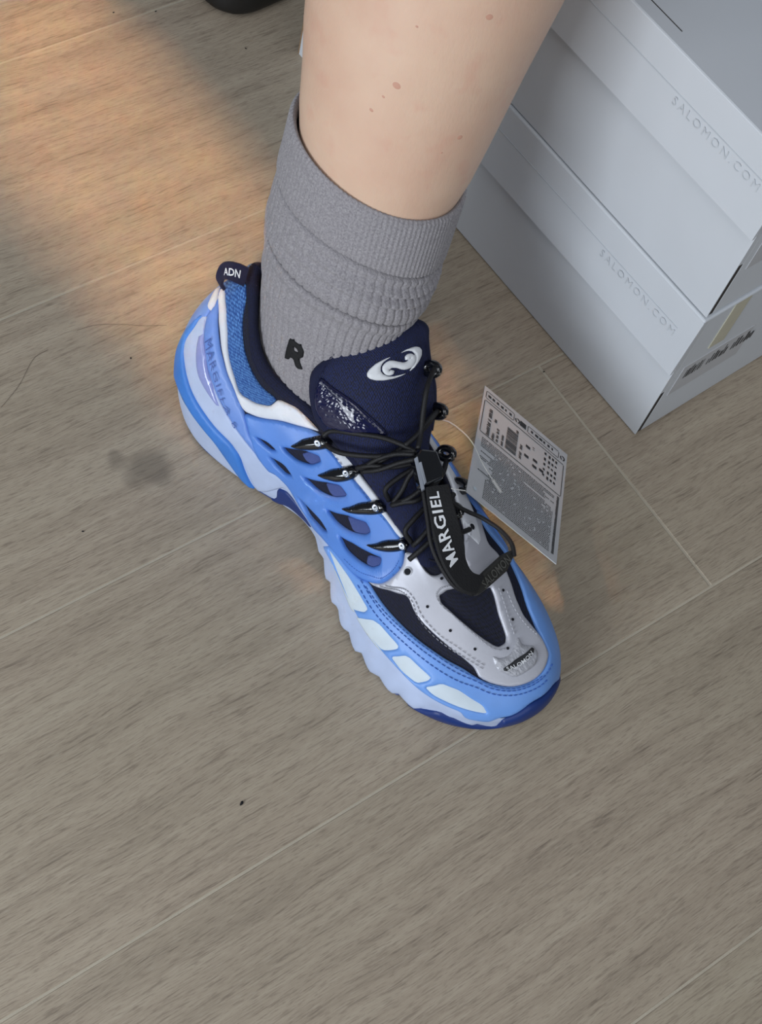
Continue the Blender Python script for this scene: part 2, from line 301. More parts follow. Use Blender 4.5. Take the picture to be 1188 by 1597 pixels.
DATA={'PANELS':{'mudguard':[[(58.0,18.06),(63.2,19.82),(68.9,19.58),(73.1,19.43),(77.5,19.25),(82.7,19.53),(87.3,19.74),(92.4,19.23),(96.9,19.46),(101.6,20.05),(102.9,17.51),(107.4,18.05),(109.3,20.53),(111.9,21.37),(116.6,25.15),(123.6,23.14),(128.0,14.0),(134.0,18.0),(142.0,19.0),(152.0,20.0),(165.0,20.0),(178.0,20.0),(178.0,32.0),(165.0,32.0),(146.1,44.18),(141.6,43.12),(140.7,39.58),(136.5,38.89),(130.6,37.07),(128.3,34.28),(127.8,32.48),(126.8,29.95),(123.4,29.8),(118.3,30.23),(113.7,30.73),(109.1,31.43),(106.9,32.02),(104.0,32.91),(96.6,32.83),(89.4,32.09),(81.1,31.07),(75.6,31.16),(72.4,28.98),(67.3,26.55),(63.9,25.43),(60.7,23.22)],[(60.2,21.51),(64.5,23.46),(69.2,25.02),(73.1,25.38),(76.4,25.24),(75.7,23.12),(72.6,19.02),(68.7,19.98),(63.8,20.84)],[(74.1,18.55),(78.3,24.38),(80.7,25.81),(86.2,26.35),(86.1,25.27),(82.6,19.76),(78.6,19.23)],[(84.8,20.9),(88.6,26.36),(94.9,26.2),(94.3,24.7),(91.8,20.73),(88.1,20.27)],[(93.7,21.73),(97.3,26.54),(101.4,27.44),(106.0,25.43),(107.0,22.39),(103.3,21.96),(99.2,21.57),(95.7,21.04)]],'cage':[[(32.4,35.34),(36.4,37.69),(43.9,42.65),(54.6,46.95),(59.2,48.0),(61.4,46.62),(67.4,46.18),(75.3,46.24),(82.2,47.02),(90.9,47.83),(97.3,47.96),(97.8,46.33),(94.9,43.65),(86.3,37.88),(81.6,34.83),(74.9,30.78),(69.9,27.68),(64.0,25.05),(58.6,22.17),(54.3,18.75),(48.5,18.46),(45.0,21.62),(41.9,22.09),(39.7,21.0),(36.3,23.78),(34.3,28.24)],[(43.8,35.06),(51.5,39.91),(57.7,42.39),(58.1,41.57),(53.7,37.81),(47.6,34.45),(44.8,34.24)],[(48.8,31.18),(58.6,37.51),(65.8,41.55),(69.5,41.78),(61.8,36.73),(54.4,32.67)],[(57.8,31.36),(67.7,37.4),(77.8,42.02),(80.5,41.93),(77.2,39.71),(68.7,35.26),(61.7,32.05)],[(63.4,30.45),(69.9,34.03),(76.2,36.69),(84.8,40.27),(83.3,38.5),(78.6,35.53),(72.4,32.63),(66.7,30.23)],[(35.7,30.44),(39.6,32.27),(41.8,31.98),(39.8,29.79),(37.6,29.77)],[(39.4,27.2),(43.8,29.19),(46.1,27.77),(43.8,25.12),(41.2,25.59)],[(48.0,21.98),(51.4,23.53),(57.0,26.29),(59.5,26.63),(57.5,23.92),(51.5,19.47)]],'heel_band':[[(10.2,42.04),(17.8,39.75),(23.0,36.03),(27.1,31.11),(31.0,27.41),(36.3,23.78),(40.1,21.48),(39.5,24.95),(34.2,28.82),(32.5,35.73),(28.8,40.06),(22.3,42.48),(16.1,43.7),(6.7,44.74),(8.8,43.46)]],'white_collar_strip':[[(3.9,44.3),(5.0,45.58),(11.6,45.94),(17.9,45.38),(27.2,42.74),(30.7,40.07),(35.7,41.58),(40.5,44.29),(43.4,48.19),(50.3,49.98),(56.4,49.06),(59.0,48.55),(54.6,47.04),(43.9,42.84),(36.4,37.97),(32.4,36.1),(28.7,40.24),(22.6,42.74),(16.5,44.08),(10.3,44.65)]],'collar_mesh':[[(5.8,45.79),(6.7,48.16),(7.3,49.67),(11.9,49.51),(16.6,48.56),(23.2,48.01),(30.2,47.51),(36.3,46.93),(42.8,47.8),(40.5,44.42),(35.7,41.71),(31.0,40.27),(27.2,42.74),(17.9,45.44),(11.6,45.94)]],'heel_tab':[[(2.3,43.92),(4.7,43.26),(7.9,42.44),(9.9,43.45),(7.3,44.33)]],'heel_pod':[[(9.7,41.97),(12.6,39.8),(15.0,37.48),(18.4,33.5),(22.4,31.29),(26.9,29.39),(23.3,35.23),(18.4,39.5)]],'heel_counter':[[(8.9,41.66),(9.0,36.78),(9.5,32.8),(12.5,31.25),(16.7,28.28),(20.9,25.75),(25.9,22.97),(30.2,21.37),(32.2,19.24),(34.5,14.12),(36.3,8.67),(41.1,15.4),(43.2,18.4),(45.5,18.05),(48.3,15.73),(52.7,15.54),(55.8,16.55),(58.4,18.19),(60.7,23.22),(58.4,21.63),(54.3,18.36),(48.5,18.07),(45.0,21.27),(41.9,21.75),(39.7,20.67),(36.4,23.47),(31.1,27.14),(27.1,30.84),(23.0,35.81),(17.8,39.83),(10.2,42.04)]],'heel_wedge':[[(8.4,41.42),(7.7,34.67),(7.7,27.33),(10.7,21.33),(13.1,22.44),(17.3,21.84),(21.8,19.78),(26.2,17.75),(30.1,13.76),(33.0,9.91),(35.7,8.33),(33.4,15.31),(32.2,19.24),(30.2,21.37),(25.9,22.97),(20.9,25.75),(16.7,28.28),(12.5,31.25),(10.1,33.75),(10.1,38.82)]],'vamp_overlay':[[(97.8,46.38),(106.7,49.32),(107.6,47.43),(109.7,47.31),(116.2,48.74),(116.8,47.8),(115.5,46.38),(118.7,46.36),(122.1,46.78),(124.1,48.15),(125.5,49.47),(129.5,49.38),(134.3,49.67),(137.3,49.67),(140.0,48.15),(143.7,44.24),(139.9,45.04),(135.9,45.01),(135.8,43.17),(133.0,42.0),(128.8,39.78),(127.2,37.56),(127.4,35.54),(127.8,32.48),(126.7,30.07),(123.5,29.84),(118.4,30.34),(113.7,30.79),(109.2,31.56),(107.4,32.19),(107.4,33.82),(105.6,34.87),(102.4,35.79),(99.5,36.37),(96.7,36.84),(94.9,37.61),(94.3,39.0),(93.0,38.95),(85.2,35.87),(77.6,32.0),(75.6,31.32),(81.6,34.83),(86.3,37.87),(94.9,43.64)],[(108.3,44.26),(112.8,45.92),(116.0,46.33),(119.7,45.03),(125.3,44.01),(124.5,43.04),(121.9,40.97),(119.8,37.96),(118.6,37.29),(116.4,37.17),(115.6,37.47),(113.9,38.81),(111.7,40.67),(109.2,42.34),(107.4,43.01)]],'toe_patch':[[(113.3,36.31),(114.7,35.71),(117.3,35.75),(121.3,37.06),(122.2,36.82),(121.8,35.77),(124.1,34.16),(124.0,32.72),(121.8,32.0),(118.6,32.23),(115.1,32.16),(112.5,33.84),(112.8,35.38)]],'toe_label':[[(114.0,34.12),(118.1,34.85),(122.9,34.44),(123.2,33.95),(122.4,33.68),(118.6,34.1),(114.5,33.56),(113.8,33.72)]],'eyestay':[[(62.2,46.77),(67.3,48.3),(72.9,49.38),(76.9,48.35),(86.2,48.79),(90.4,48.47),(101.3,49.67),(96.8,47.67),(88.0,46.92),(81.7,46.83),(74.5,46.33),(67.0,45.78)]],'toe_bumper':[[(94.3,7.67),(97.7,15.15),(103.7,12.93),(109.7,11.33),(110.0,19.3),(111.9,21.18),(116.5,24.81),(124.3,21.65),(131.0,9.0),(131.0,3.0),(124.0,1.0),(116.0,0.0),(106.0,0.0),(98.0,0.0),(92.0,3.0)]],'cage_mesh':[[(50.4,38.17),(53.9,41.1),(57.7,42.47),(58.2,41.57),(53.7,37.76),(51.5,37.21)]],'cage_mesh.001':[[(58.6,37.32),(65.8,41.62),(69.6,41.81),(61.8,36.69),(59.8,36.38)]],'cage_mesh.002':[[(67.7,37.3),(77.8,42.08),(80.7,41.96),(77.2,39.65),(70.4,36.26)]],'cage_mesh.003':[[(77.0,36.52),(85.0,40.42),(83.5,38.53),(78.6,35.47),(75.5,34.26)]],'arch_shank':[[(35.7,8.33),(39.3,8.67),(40.3,9.97),(41.3,12.51),(41.5,15.36),(42.0,16.74),(44.1,17.89),(47.3,16.68),(51.4,16.15),(51.9,14.03),(48.0,12.11),(44.7,12.02),(43.4,11.29),(41.3,8.67),(39.7,8.33),(37.3,8.67)]],'white_window':[[(59.0,20.11),(64.3,24.25),(72.9,26.12),(77.1,25.63),(75.9,22.52),(72.4,17.81),(68.1,18.72),(62.7,18.73)]],'white_window.001':[[(73.6,18.25),(78.4,25.06),(81.1,26.54),(86.8,26.92),(86.4,25.09),(82.4,18.76),(78.1,18.33)]],'white_window.002':[[(84.2,20.62),(88.8,27.0),(95.4,26.61),(94.6,24.3),(91.5,19.7),(87.7,19.76)]],'white_window.003':[[(93.2,21.07),(97.4,27.0),(101.9,28.01),(106.4,25.58),(107.4,21.82),(103.3,21.03),(99.3,20.92),(95.4,20.21)]]},'STITCH':{'mud':[[(73.3,29.52),(80.4,29.35),(89.4,30.69),(96.3,31.35),(102.9,31.35),(106.1,31.25),(108.9,30.46),(113.3,29.97),(117.1,29.69),(121.5,29.11),(126.3,28.11)],[(72.4,27.31),(79.1,27.13),(87.9,28.74),(94.8,29.45),(101.8,29.7),(105.5,29.9),(108.8,29.23),(112.8,28.95),(117.4,28.59),(122.7,27.65)],[(75.2,29.87),(81.6,30.35),(90.2,31.79),(96.8,32.41),(103.5,32.21),(107.0,31.83),(109.2,31.03),(113.5,30.4),(117.7,30.08),(122.2,29.5)]],'white':[[(81.6,34.39),(90.5,38.45),(95.2,39.17),(95.7,37.1),(98.8,35.99),(102.9,35.37),(107.0,34.72),(109.3,33.87)],[(84.2,35.97),(93.1,39.83),(96.7,39.9),(97.7,38.08),(101.2,36.84),(105.6,36.25),(110.1,34.48)],[(114.8,46.73),(110.9,45.86),(107.0,43.93),(107.0,42.51),(109.4,41.7),(111.8,39.94),(113.7,37.82),(115.5,36.8),(118.0,36.71)],[(126.5,43.08),(123.5,40.17),(121.5,37.52)],[(127.8,41.73),(126.0,39.54),(125.7,36.77),(126.9,33.66)],[(129.2,49.43),(134.4,48.43),(136.3,49.67)]],'cage':[[(66.9,28.04),(72.3,30.7),(78.0,33.85),(82.9,36.35),(89.9,40.94),(94.3,44.23)],[(62.7,46.63),(69.6,46.36),(74.8,46.35)],[(76.4,46.45),(83.7,46.51),(90.6,47.31)]]},'DOTS':[(113.6,47.65),(101.2,40.6),(105.8,38.73),(110.1,36.93),(117.9,36.58),(123.6,38.98),(127.0,42.25)],'EYELETS':[(97.0,43.65),(135.9,48.1)],'HOOKS':[([(47.3,38.19),(52.1,43.22),(59.2,48.0),(64.1,49.17),(63.0,47.09),(54.7,41.97),(49.5,38.94)],(59.0,46.13)),([(56.0,37.31),(63.2,43.18),(73.1,48.6),(77.6,49.38),(74.2,46.93),(65.7,41.99),(58.7,38.28)],(70.9,46.15)),([(66.1,37.5),(75.8,43.98),(87.2,49.18),(91.3,49.67),(90.5,48.68),(77.9,43.11),(69.4,38.81)],(85.7,47.4)),([(77.1,38.12),(87.6,44.02),(101.1,49.3),(104.3,49.67),(99.4,47.28),(86.7,42.0),(81.5,39.83)],(99.8,47.98))],'TONGUE':[[(0.1762,0.0044,0.064),(0.1823,0.0038,0.0655),(0.1876,0.0049,0.066),(0.1906,0.0113,0.0655),(0.1903,0.0227,0.064)],[(0.1522,0.0115,0.0715),(0.1583,0.0167,0.077),(0.1624,0.0245,0.079),(0.1655,0.0328,0.078),(0.1671,0.0413,0.073)],[(0.1279,0.0182,0.073),(0.1348,0.0274,0.08),(0.1389,0.0373,0.083),(0.1418,0.0476,0.082),(0.1417,0.058,0.077)],[(0.1051,0.0218,0.077),(0.1181,0.0274,0.087),(0.1266,0.0394,0.091),(0.1312,0.0546,0.09),(0.1305,0.0728,0.083)],[(0.0869,0.0205,0.085),(0.102,0.0287,0.098),(0.1148,0.0436,0.104),(0.1215,0.0622,0.102),(0.1214,0.0821,0.093)],[(0.0755,0.0248,0.095),(0.0896,0.0359,0.11),(0.1011,0.0529,0.117),(0.1084,0.0703,0.116),(0.1113,0.0845,0.108)],[(0.0701,0.0321,0.107),(0.0791,0.0457,0.118),(0.09,0.0606,0.125),(0.097,0.0769,0.125),(0.1029,0.0874,0.119)],[(0.0694,0.0407,0.112),(0.0763,0.052,0.121),(0.0853,0.0632,0.127),(0.0913,0.0777,0.129),(0.0976,0.0897,0.126)],[(0.0709,0.0466,0.115),(0.0758,0.0556,0.122),(0.083,0.0652,0.127),(0.0879,0.0771,0.129),(0.0912,0.0885,0.128)]],'TPANELS':{'emblem':[[(5.583,2.252),(5.572,2.034),(5.502,1.784),(5.388,1.603),(5.279,1.517),(5.176,1.519),(5.075,1.59),(4.978,1.742),(4.909,1.968),(4.882,2.266),(4.899,2.507),(4.928,2.675),(4.928,2.482),(4.947,2.272),(4.99,2.099),(5.092,1.961),(5.215,1.896),(5.352,1.909),(5.463,1.981),(5.533,2.111)],[(5.606,2.586),(5.662,2.763),(5.704,2.984),(5.747,3.234),(5.729,3.437),(5.609,3.527),(5.399,3.459),(5.198,3.261),(5.038,3.023),(4.959,2.813),(5.047,2.92),(5.18,3.042),(5.326,3.126),(5.471,3.133),(5.563,3.052),(5.615,2.898),(5.62,2.744)],[(5.312,2.841),(5.331,2.871),(5.347,2.892),(5.35,2.896),(5.351,2.901),(5.352,2.911),(5.356,2.909),(5.349,2.904),(5.344,2.899),(5.348,2.892),(5.329,2.865),(5.301,2.821),(5.288,2.783),(5.278,2.745),(5.273,2.692),(5.276,2.646),(5.287,2.602),(5.317,2.536),(5.352,2.458),(5.397,2.381),(5.442,2.296),(5.471,2.195),(5.453,2.098),(5.413,2.024),(5.356,1.966),(5.269,1.944),(5.19,1.955),(5.124,1.984),(5.069,2.026),(5.029,2.076),(5.004,2.134),(4.999,2.193),(5.007,2.234),(5.015,2.266),(5.106,2.306),(5.165,2.207),(5.157,2.175),(5.152,2.153),(5.15,2.152),(5.159,2.147),(5.174,2.138),(5.181,2.138),(5.188,2.146),(5.19,2.154),(5.177,2.16),(5.189,2.175),(5.207,2.208),(5.213,2.232),(5.212,2.263),(5.192,2.323),(5.167,2.393),(5.13,2.455),(5.085,2.53),(5.047,2.628),(5.038,2.735),(5.047,2.838),(5.075,2.944),(5.134,3.03),(5.204,3.096),(5.277,3.137),(5.36,3.138),(5.423,3.094),(5.465,3.034),(5.496,2.965),(5.51,2.9),(5.507,2.831),(5.485,2.778),(5.461,2.743),(5.442,2.716),(5.329,2.712)]],'emblem_patch':[[(5.325,1.457),(5.563,1.696),(5.809,2.547),(6.213,3.711),(5.642,3.773),(5.02,3.532),(4.811,2.883),(4.707,2.199),(4.744,1.725),(4.875,1.451)]],'patent_band':[[(5.77,0.114),(5.142,0.591),(4.477,1.189),(3.908,1.585),(3.412,1.858),(3.278,1.703),(3.429,1.28),(3.608,0.682),(3.848,0.131),(4.452,0.029),(4.953,0.029)]]},'HBTEXT':[(15.9,42.03),(21.1,40.35),(24.9,37.53),(27.8,33.11),(31.1,29.02)],'TSTITCH':[[(5.612,0.22),(4.992,0.634),(4.345,1.13),(3.802,1.471),(3.424,1.698)],[(5.314,0.351),(4.747,0.712),(4.202,1.108),(3.686,1.382)],[(4.926,0.112),(5.659,0.134),(6.811,0.48),(7.033,1.815),(7.667,3.583),(6.679,3.685)]],'LACES':[[(0.0918,0.0186,0.079),(0.0946,0.0222,0.084),(0.1064,0.0257,0.092),(0.1205,0.0326,0.097),(0.1323,0.0374,0.098),(0.1414,0.0385,0.1)],[(0.0974,0.0143,0.08),(0.1079,0.0143,0.085),(0.1204,0.0204,0.09),(0.1295,0.0277,0.093),(0.1367,0.0352,0.098),(0.1417,0.0389,0.1)],[(0.1196,0.0169,0.079),(0.1262,0.0205,0.086),(0.136,0.0271,0.089),(0.1441,0.0371,0.092)],[(0.1237,0.0166,0.079),(0.1277,0.0245,0.086),(0.1322,0.0361,0.093),(0.1335,0.054,0.096),(0.1295,0.076,0.088)],[(0.146,0.0164,0.076),(0.1417,0.0163,0.084),(0.1429,0.0252,0.088),(0.1459,0.0353,0.091)],[(0.1491,0.015,0.076),(0.1548,0.0187,0.083),(0.1599,0.0249,0.086),(0.1581,0.047,0.083),(0.1521,0.0612,0.079)],[(0.1724,0.007,0.073),(0.1663,0.0067,0.079),(0.1656,0.0135,0.083),(0.1657,0.0227,0.085)],[(0.1744,0.0061,0.073),(0.1755,0.0103,0.079),(0.1748,0.024,0.084),(0.1704,0.0453,0.08)],[(0.1778,0.0,0.0685),(0.1793,0.006,0.074),(0.1807,0.0158,0.079),(0.1814,0.0248,0.08)],[(0.1898,0.0421,0.0675),(0.1891,0.034,0.074),(0.187,0.0262,0.078)],[(0.1157,0.082,0.115),(0.122,0.0665,0.118),(0.1287,0.0569,0.112),(0.1355,0.0492,0.104),(0.1415,0.04,0.102)],[(0.1237,0.017,0.08),(0.1317,0.0209,0.088),(0.1383,0.0285,0.095),(0.1445,0.0349,0.1)],[(0.1225,0.0176,0.08),(0.1267,0.0232,0.09),(0.1334,0.031,0.096),(0.1421,0.037,0.1)],[(0.1489,0.0164,0.077),(0.1491,0.0218,0.085),(0.1475,0.0277,0.091),(0.1477,0.0331,0.096)],[(0.1496,0.0156,0.077),(0.1551,0.0206,0.085),(0.1573,0.0282,0.09),(0.1567,0.0305,0.094)],[(0.13,0.0748,0.09),(0.1339,0.0569,0.104),(0.1354,0.0468,0.103),(0.1344,0.0373,0.1)]],'CORDS':[[(0.16,0.024,0.098),(0.1732,0.0141,0.093),(0.1837,0.0066,0.088),(0.1948,0.0034,0.082),(0.2082,0.0025,0.076),(0.2186,0.0078,0.073)],[(0.1657,0.0339,0.098),(0.1767,0.0351,0.09),(0.1854,0.0394,0.086),(0.1927,0.0432,0.084),(0.2046,0.0456,0.083),(0.2138,0.0468,0.078),(0.2195,0.0457,0.071)]],'STRAPL':[(0.1604,0.0251,0.1),(0.1686,0.0189,0.096),(0.1814,0.0101,0.09),(0.1941,0.0042,0.084),(0.2057,0.0023,0.079),(0.2135,0.0034,0.076),(0.2199,0.0081,0.074)],'STRAPR':[(0.1683,0.0366,0.1),(0.1792,0.0301,0.096),(0.1894,0.0259,0.09),(0.1972,0.0215,0.085),(0.2024,0.0179,0.081),(0.2098,0.0159,0.078),(0.2156,0.0203,0.075)],'PULL':[(0.2172,0.0072,0.0755),(0.215,0.0147,0.076),(0.2143,0.0224,0.0755),(0.2146,0.0414,0.072),(0.2165,0.049,0.07),(0.2192,0.0481,0.069),(0.2228,0.0363,0.069),(0.2222,0.0194,0.072),(0.2215,0.0089,0.0745)],'BUCKLE':[(0.1439,0.0355,0.104),(0.1433,0.0398,0.105),(0.1499,0.0475,0.102),(0.1611,0.0419,0.099),(0.1633,0.0389,0.098),(0.1609,0.0263,0.101),(0.159,0.0251,0.102)],'BUCKLES':[[(0.1443,0.0329,0.103),(0.1449,0.0351,0.104),(0.1608,0.0236,0.1015),(0.1602,0.0214,0.101)],[(0.1485,0.0316,0.1055),(0.1492,0.033,0.106),(0.1593,0.0268,0.103),(0.1596,0.0246,0.103)]],'STRING':[(0.1347,0.0756,0.085),(0.1392,0.0771,0.086),(0.1481,0.0796,0.083),(0.157,0.0796,0.08),(0.1682,0.0757,0.077),(0.1791,0.0733,0.074),(0.1876,0.0721,0.071)],'STRING2':[(0.1669,0.0471,0.08),(0.1699,0.0484,0.081),(0.1743,0.051,0.082)],'MEDHOOK':[(0.1147,0.0805,0.112),(0.1298,0.0764,0.088),(0.1499,0.0628,0.08),(0.1678,0.0574,0.071),(0.1777,0.0362,0.081)],'TAB_T':[(-0.0023,0.0493,0.118),(-0.0079,0.0469,0.119),(-0.0138,0.0436,0.118),(-0.0174,0.0419,0.113),(-0.0171,0.0387,0.106),(-0.0135,0.0388,0.1)],'TAB_B':[(0.0021,0.0408,0.112),(-0.0019,0.0387,0.113),(-0.0067,0.0378,0.112),(-0.0108,0.0386,0.107),(-0.0113,0.0384,0.101),(-0.0095,0.0398,0.096)],'SOCKR':[[(-1.632,0.1097),(-1.571,0.1104),(-1.501,0.1107),(-1.44,0.1107),(-1.396,0.1088),(-1.396,0.1052),(-1.457,0.1023),(-1.422,0.1003),(-1.379,0.098),(-1.44,0.0967),(-1.492,0.0971),(-1.536,0.1003),(-1.588,0.0993),(-1.606,0.0974),(-1.676,0.0961),(-1.667,0.1016)],[(-1.553,0.1075),(-1.492,0.1075),(-1.475,0.1058),(-1.536,0.1049)]],'SPOTS':[((-0.663,0.3263),0.0026),((-1.292,0.2604),0.0016),((-1.143,0.2791),0.003),((-0.419,0.2604),0.0024),((-1.222,0.2703),0.0011),((-1.161,0.3101),0.001),((-0.559,0.2513),0.001)],'CRUMBS':[(-0.0164,0.2692),(0.0703,0.6234),(-0.2832,0.8076),(-0.3099,0.792),(-0.2115,0.8041),(-0.1851,0.5194),(-0.1643,0.3928)],'HAIR':[(-0.2438,0.4529),(-0.2406,0.4723),(-0.2405,0.4934),(-0.235,0.5038)],'HAIR2':[(-0.2244,0.5249),(-0.2149,0.5337),(-0.2002,0.541),(-0.1867,0.5461),(-0.1737,0.5526)],'STAINS':[(-0.1379,0.4411),(-0.1558,0.4383)]}
G=surface(); NV=G.shape[1]; NN=normals(G)
NN/=np.linalg.norm(NN,axis=-1,keepdims=True)
def SU(q,h=0):      # q: (n,2) array of (u,v); h offset along the normal
    q=np.asarray(q,float); p=ev(G,q[:,0],q[:,1]); n=ev(NN,q[:,0],q[:,1]); n/=np.linalg.norm(n,axis=-1,keepdims=True)+1e-9
    return p+n*np.asarray(h).reshape(-1,1)
TG0=np.array(DATA['TONGUE'])
def tongue_dense(n=6):
    r=np.array([cr(row,np.linspace(0,4,4*n+1)) for row in TG0])
    return np.array([cr(r[:,j],np.linspace(0,len(TG0)-1,(len(TG0)-1)*n+1)) for j in range(r.shape[1])]).transpose(1,0,2)
TD=tongue_dense(); TN=np.cross(np.gradient(TD,axis=1),np.gradient(TD,axis=0)); TN/=np.linalg.norm(TN,axis=-1,keepdims=True)+1e-12
if TN[20,12,2]<0: TN=-TN
def TU(q,h=0):
    q=np.asarray(q,float); r=np.clip(q[:,0]*6,0,TD.shape[0]-1.001); s=np.clip(q[:,1]*6,0,TD.shape[1]-1.001)
    i=r.astype(int);j=s.astype(int);a=(r-i)[:,None];b=(s-j)[:,None]
    f=lambda A:(1-a)*(1-b)*A[i,j]+a*(1-b)*A[i+1,j]+(1-a)*b*A[i,j+1]+a*b*A[i+1,j+1]
    return f(TD)+f(TN)*np.asarray(h).reshape(-1,1)
def lsc(q):
    q=np.asarray(q,float).mean(0)[None]; d=np.array([[.5,0]]); e=np.array([[0,.25]])
    return np.array([np.linalg.norm(ev(G,*(q+d).T)-ev(G,*(q-d).T)),np.linalg.norm(ev(G,*(q+e).T)-ev(G,*(q-e).T))*2])*1000
def frame_at(p):
    q=np.array([p],float); d=np.array([[.5,0]]); o=SU(q)[0]; t=SU(q+d)[0]-SU(q-d)[0]; n=SU(q,1.0)[0]-o; t-=n*(t@n); t/=np.linalg.norm(t); return o,t,np.cross(n,t),n
def chaikin(P,n=2):
    P=np.asarray(P,float)
    for _ in range(n):
        Q=np.roll(P,-1,0); P=np.stack([.86*P+.14*Q,.14*P+.86*Q],1).reshape(-1,2)
    return P
def densify(P,step):
    out=[]
    for i in range(len(P)):
        a,b=P[i],P[(i+1)%len(P)]; k=max(1,int(np.ceil(np.linalg.norm(b-a)/step)))
        for j in range(k): out.append(a+(b-a)*j/k)
    return np.array(out)
def inside(p,poly):
    x,y=p[:,0],p[:,1];c=np.zeros(len(p),bool);a=poly;b=np.roll(poly,-1,0)
    for (x1,y1),(x2,y2) in zip(a,b):
        k=((y1>y)!=(y2>y)); 
        if y1!=y2: c^=k&(x<(x2-x1)*(y-y1)/(y2-y1)+x1)
    return c
def dist(p,loops):
    d=np.full(len(p),1e9)
    for L in loops:
        for a,b in zip(L,np.roll(L,-1,0)):
            e=b-a; t=np.clip(((p-a)@e)/(e@e+1e-12),0,1); d=np.minimum(d,np.linalg.norm(p-a-t[:,None]*e,axis=1))
    return d
SCU=np.array([3.0,1.7])     # mm per grid unit on the shoe wall
SCT=np.array([14.0,16.0])   # mm per tongue unit
def panel(name,polys,h,mat,parent,fn=SU,sc=SCU,step=2.2,bev=1.0,rnd=2,base=-.0012,edge=.45,dome=0,uvscale=.001,**k):
    if fn is SU: sc=lsc(polys[0])
    L=[densify(chaikin(np.array(p,float)*sc,rnd),step) for p in polys]
    lo=L[0].min(0);hi=L[0].max(0)
    gx,gy=np.meshgrid(np.arange(lo[0],hi[0],step),np.arange(lo[1],hi[1],step*.87)); gx=gx+(np.arange(gx.shape[0])%2)[:,None]*step/2
    g=np.stack([gx.ravel(),gy.ravel()],1); ok=inside(g,L[0])
    for q in L[1:]: ok&=~inside(g,q)
    g=g[ok]; g=g[dist(g,L)>step*.6] if len(g) else g
    # inset ring for a clean rounded edge
    ring=[]
    for q in L:
        t=np.roll(q,-1,0)-np.roll(q,1,0); n=np.stack([-t[:,1],t[:,0]],1)/(np.linalg.norm(t,axis=1,keepdims=True)+1e-9)
        for s in (1,-1): ring.append(q+n*bev*s)
    ring=np.vstack(ring); ok=inside(ring,L[0])
    for q in L[1:]: ok&=~inside(ring,q)
    ring=ring[ok]; ring=ring[dist(ring,L)>bev*.8]
    if len(ring) and len(g):
        dd=np.sqrt(((g[:,None]-ring[None])**2).sum(2)).min(1) if len(g)*len(ring)<4e6 else np.full(len(g),9.); g=g[dd>step*.45]
    pts=list(map(Vector,np.vstack(L+[ring,g]).tolist())); E=[];s=0
    for q in L: E+=[(s+i,s+(i+1)%len(q)) for i in range(len(q))]; s+=len(q)
    v,e,f,*_=delaunay_2d_cdt(pts,E,[],0,1e-5)
    v=np.array([list(a) for a in v]); d=dist(v,L)
    cc=np.array([v[list(t)].mean(0) for t in f]); ok=inside(cc,L[0])
    for q in L[1:]: ok&=~inside(cc,q)
    f=[t for t,k_ in zip(f,ok) if k_]; f=[t if np.cross(v[t[1]]-v[t[0]],v[t[2]]-v[t[0]])>0 else tuple(t)[::-1] for t in f]
    hh=h*(edge+(1-edge)*np.clip(d/bev,0,1)**.6)
    if dome: hh=.0026+(h-.0026)*np.sqrt(np.clip(d/dome,0.02,1)*(2-np.clip(d/dome,0.02,1)))
    P=fn(v/sc,hh); cnt={}
    for t in f:
        for i in range(len(t)):
            a,b=t[i],t[(i+1)%len(t)]; cnt[(a,b)]=cnt.get((a,b),0)+1
    V=list(P);F=[tuple(t) for t in f]; mp={}
    low=fn(v/sc,base)
    for (a,b) in cnt:
        if (b,a) not in cnt:
            for i in (a,b):
                if i not in mp: mp[i]=len(V); V.append(low[i])
            F.append((b,a,mp[a],mp[b]))
    UV=[tuple(q*uvscale) for q in v]+[None]*(len(V)-len(v))
    for i,j in mp.items(): UV[j]=UV[i]
    return obj(name,V,F,mat,parent,True,uv=UV,**k)
def path_pts(P,n,sc):
    D=cr(np.asarray(P,float)*sc,np.linspace(0,len(P)-1,(len(P)-1)*20+1)); s=np.r_[0,np.cumsum(np.linalg.norm(np.diff(D,axis=0),axis=1))]
    return D,s
def text_on(name,txt,P,height,mat,parent,fn=SU,sc=SCU,h=.0014,th=.0004,fit=True,shear=0,bold=0,spacing=1.0,yoff=0,**k):
    if fn is SU: sc=lsc(P)
    V,F=text_geo(txt,shear,bold,spacing); D,s=path_pts(P,20,sc); w=V[:,0].max(); hgt=V[:,1].max()
    x=V[:,0]/w*s[-1]; y=(V[:,1]/hgt-.5)*height+yoff
    T=np.gradient(D,axis=0); px=np.stack([np.interp(x,s,D[:,i]) for i in (0,1)],1); tx=np.stack([np.interp(x,s,T[:,i]) for i in (0,1)],1); tx/=np.linalg.norm(tx,axis=1,keepdims=True)
    q=px+np.stack([-tx[:,1],tx[:,0]],1)*y[:,None]
    top=fn(q/sc,h); return obj(name,top,F,mat,parent,**k)
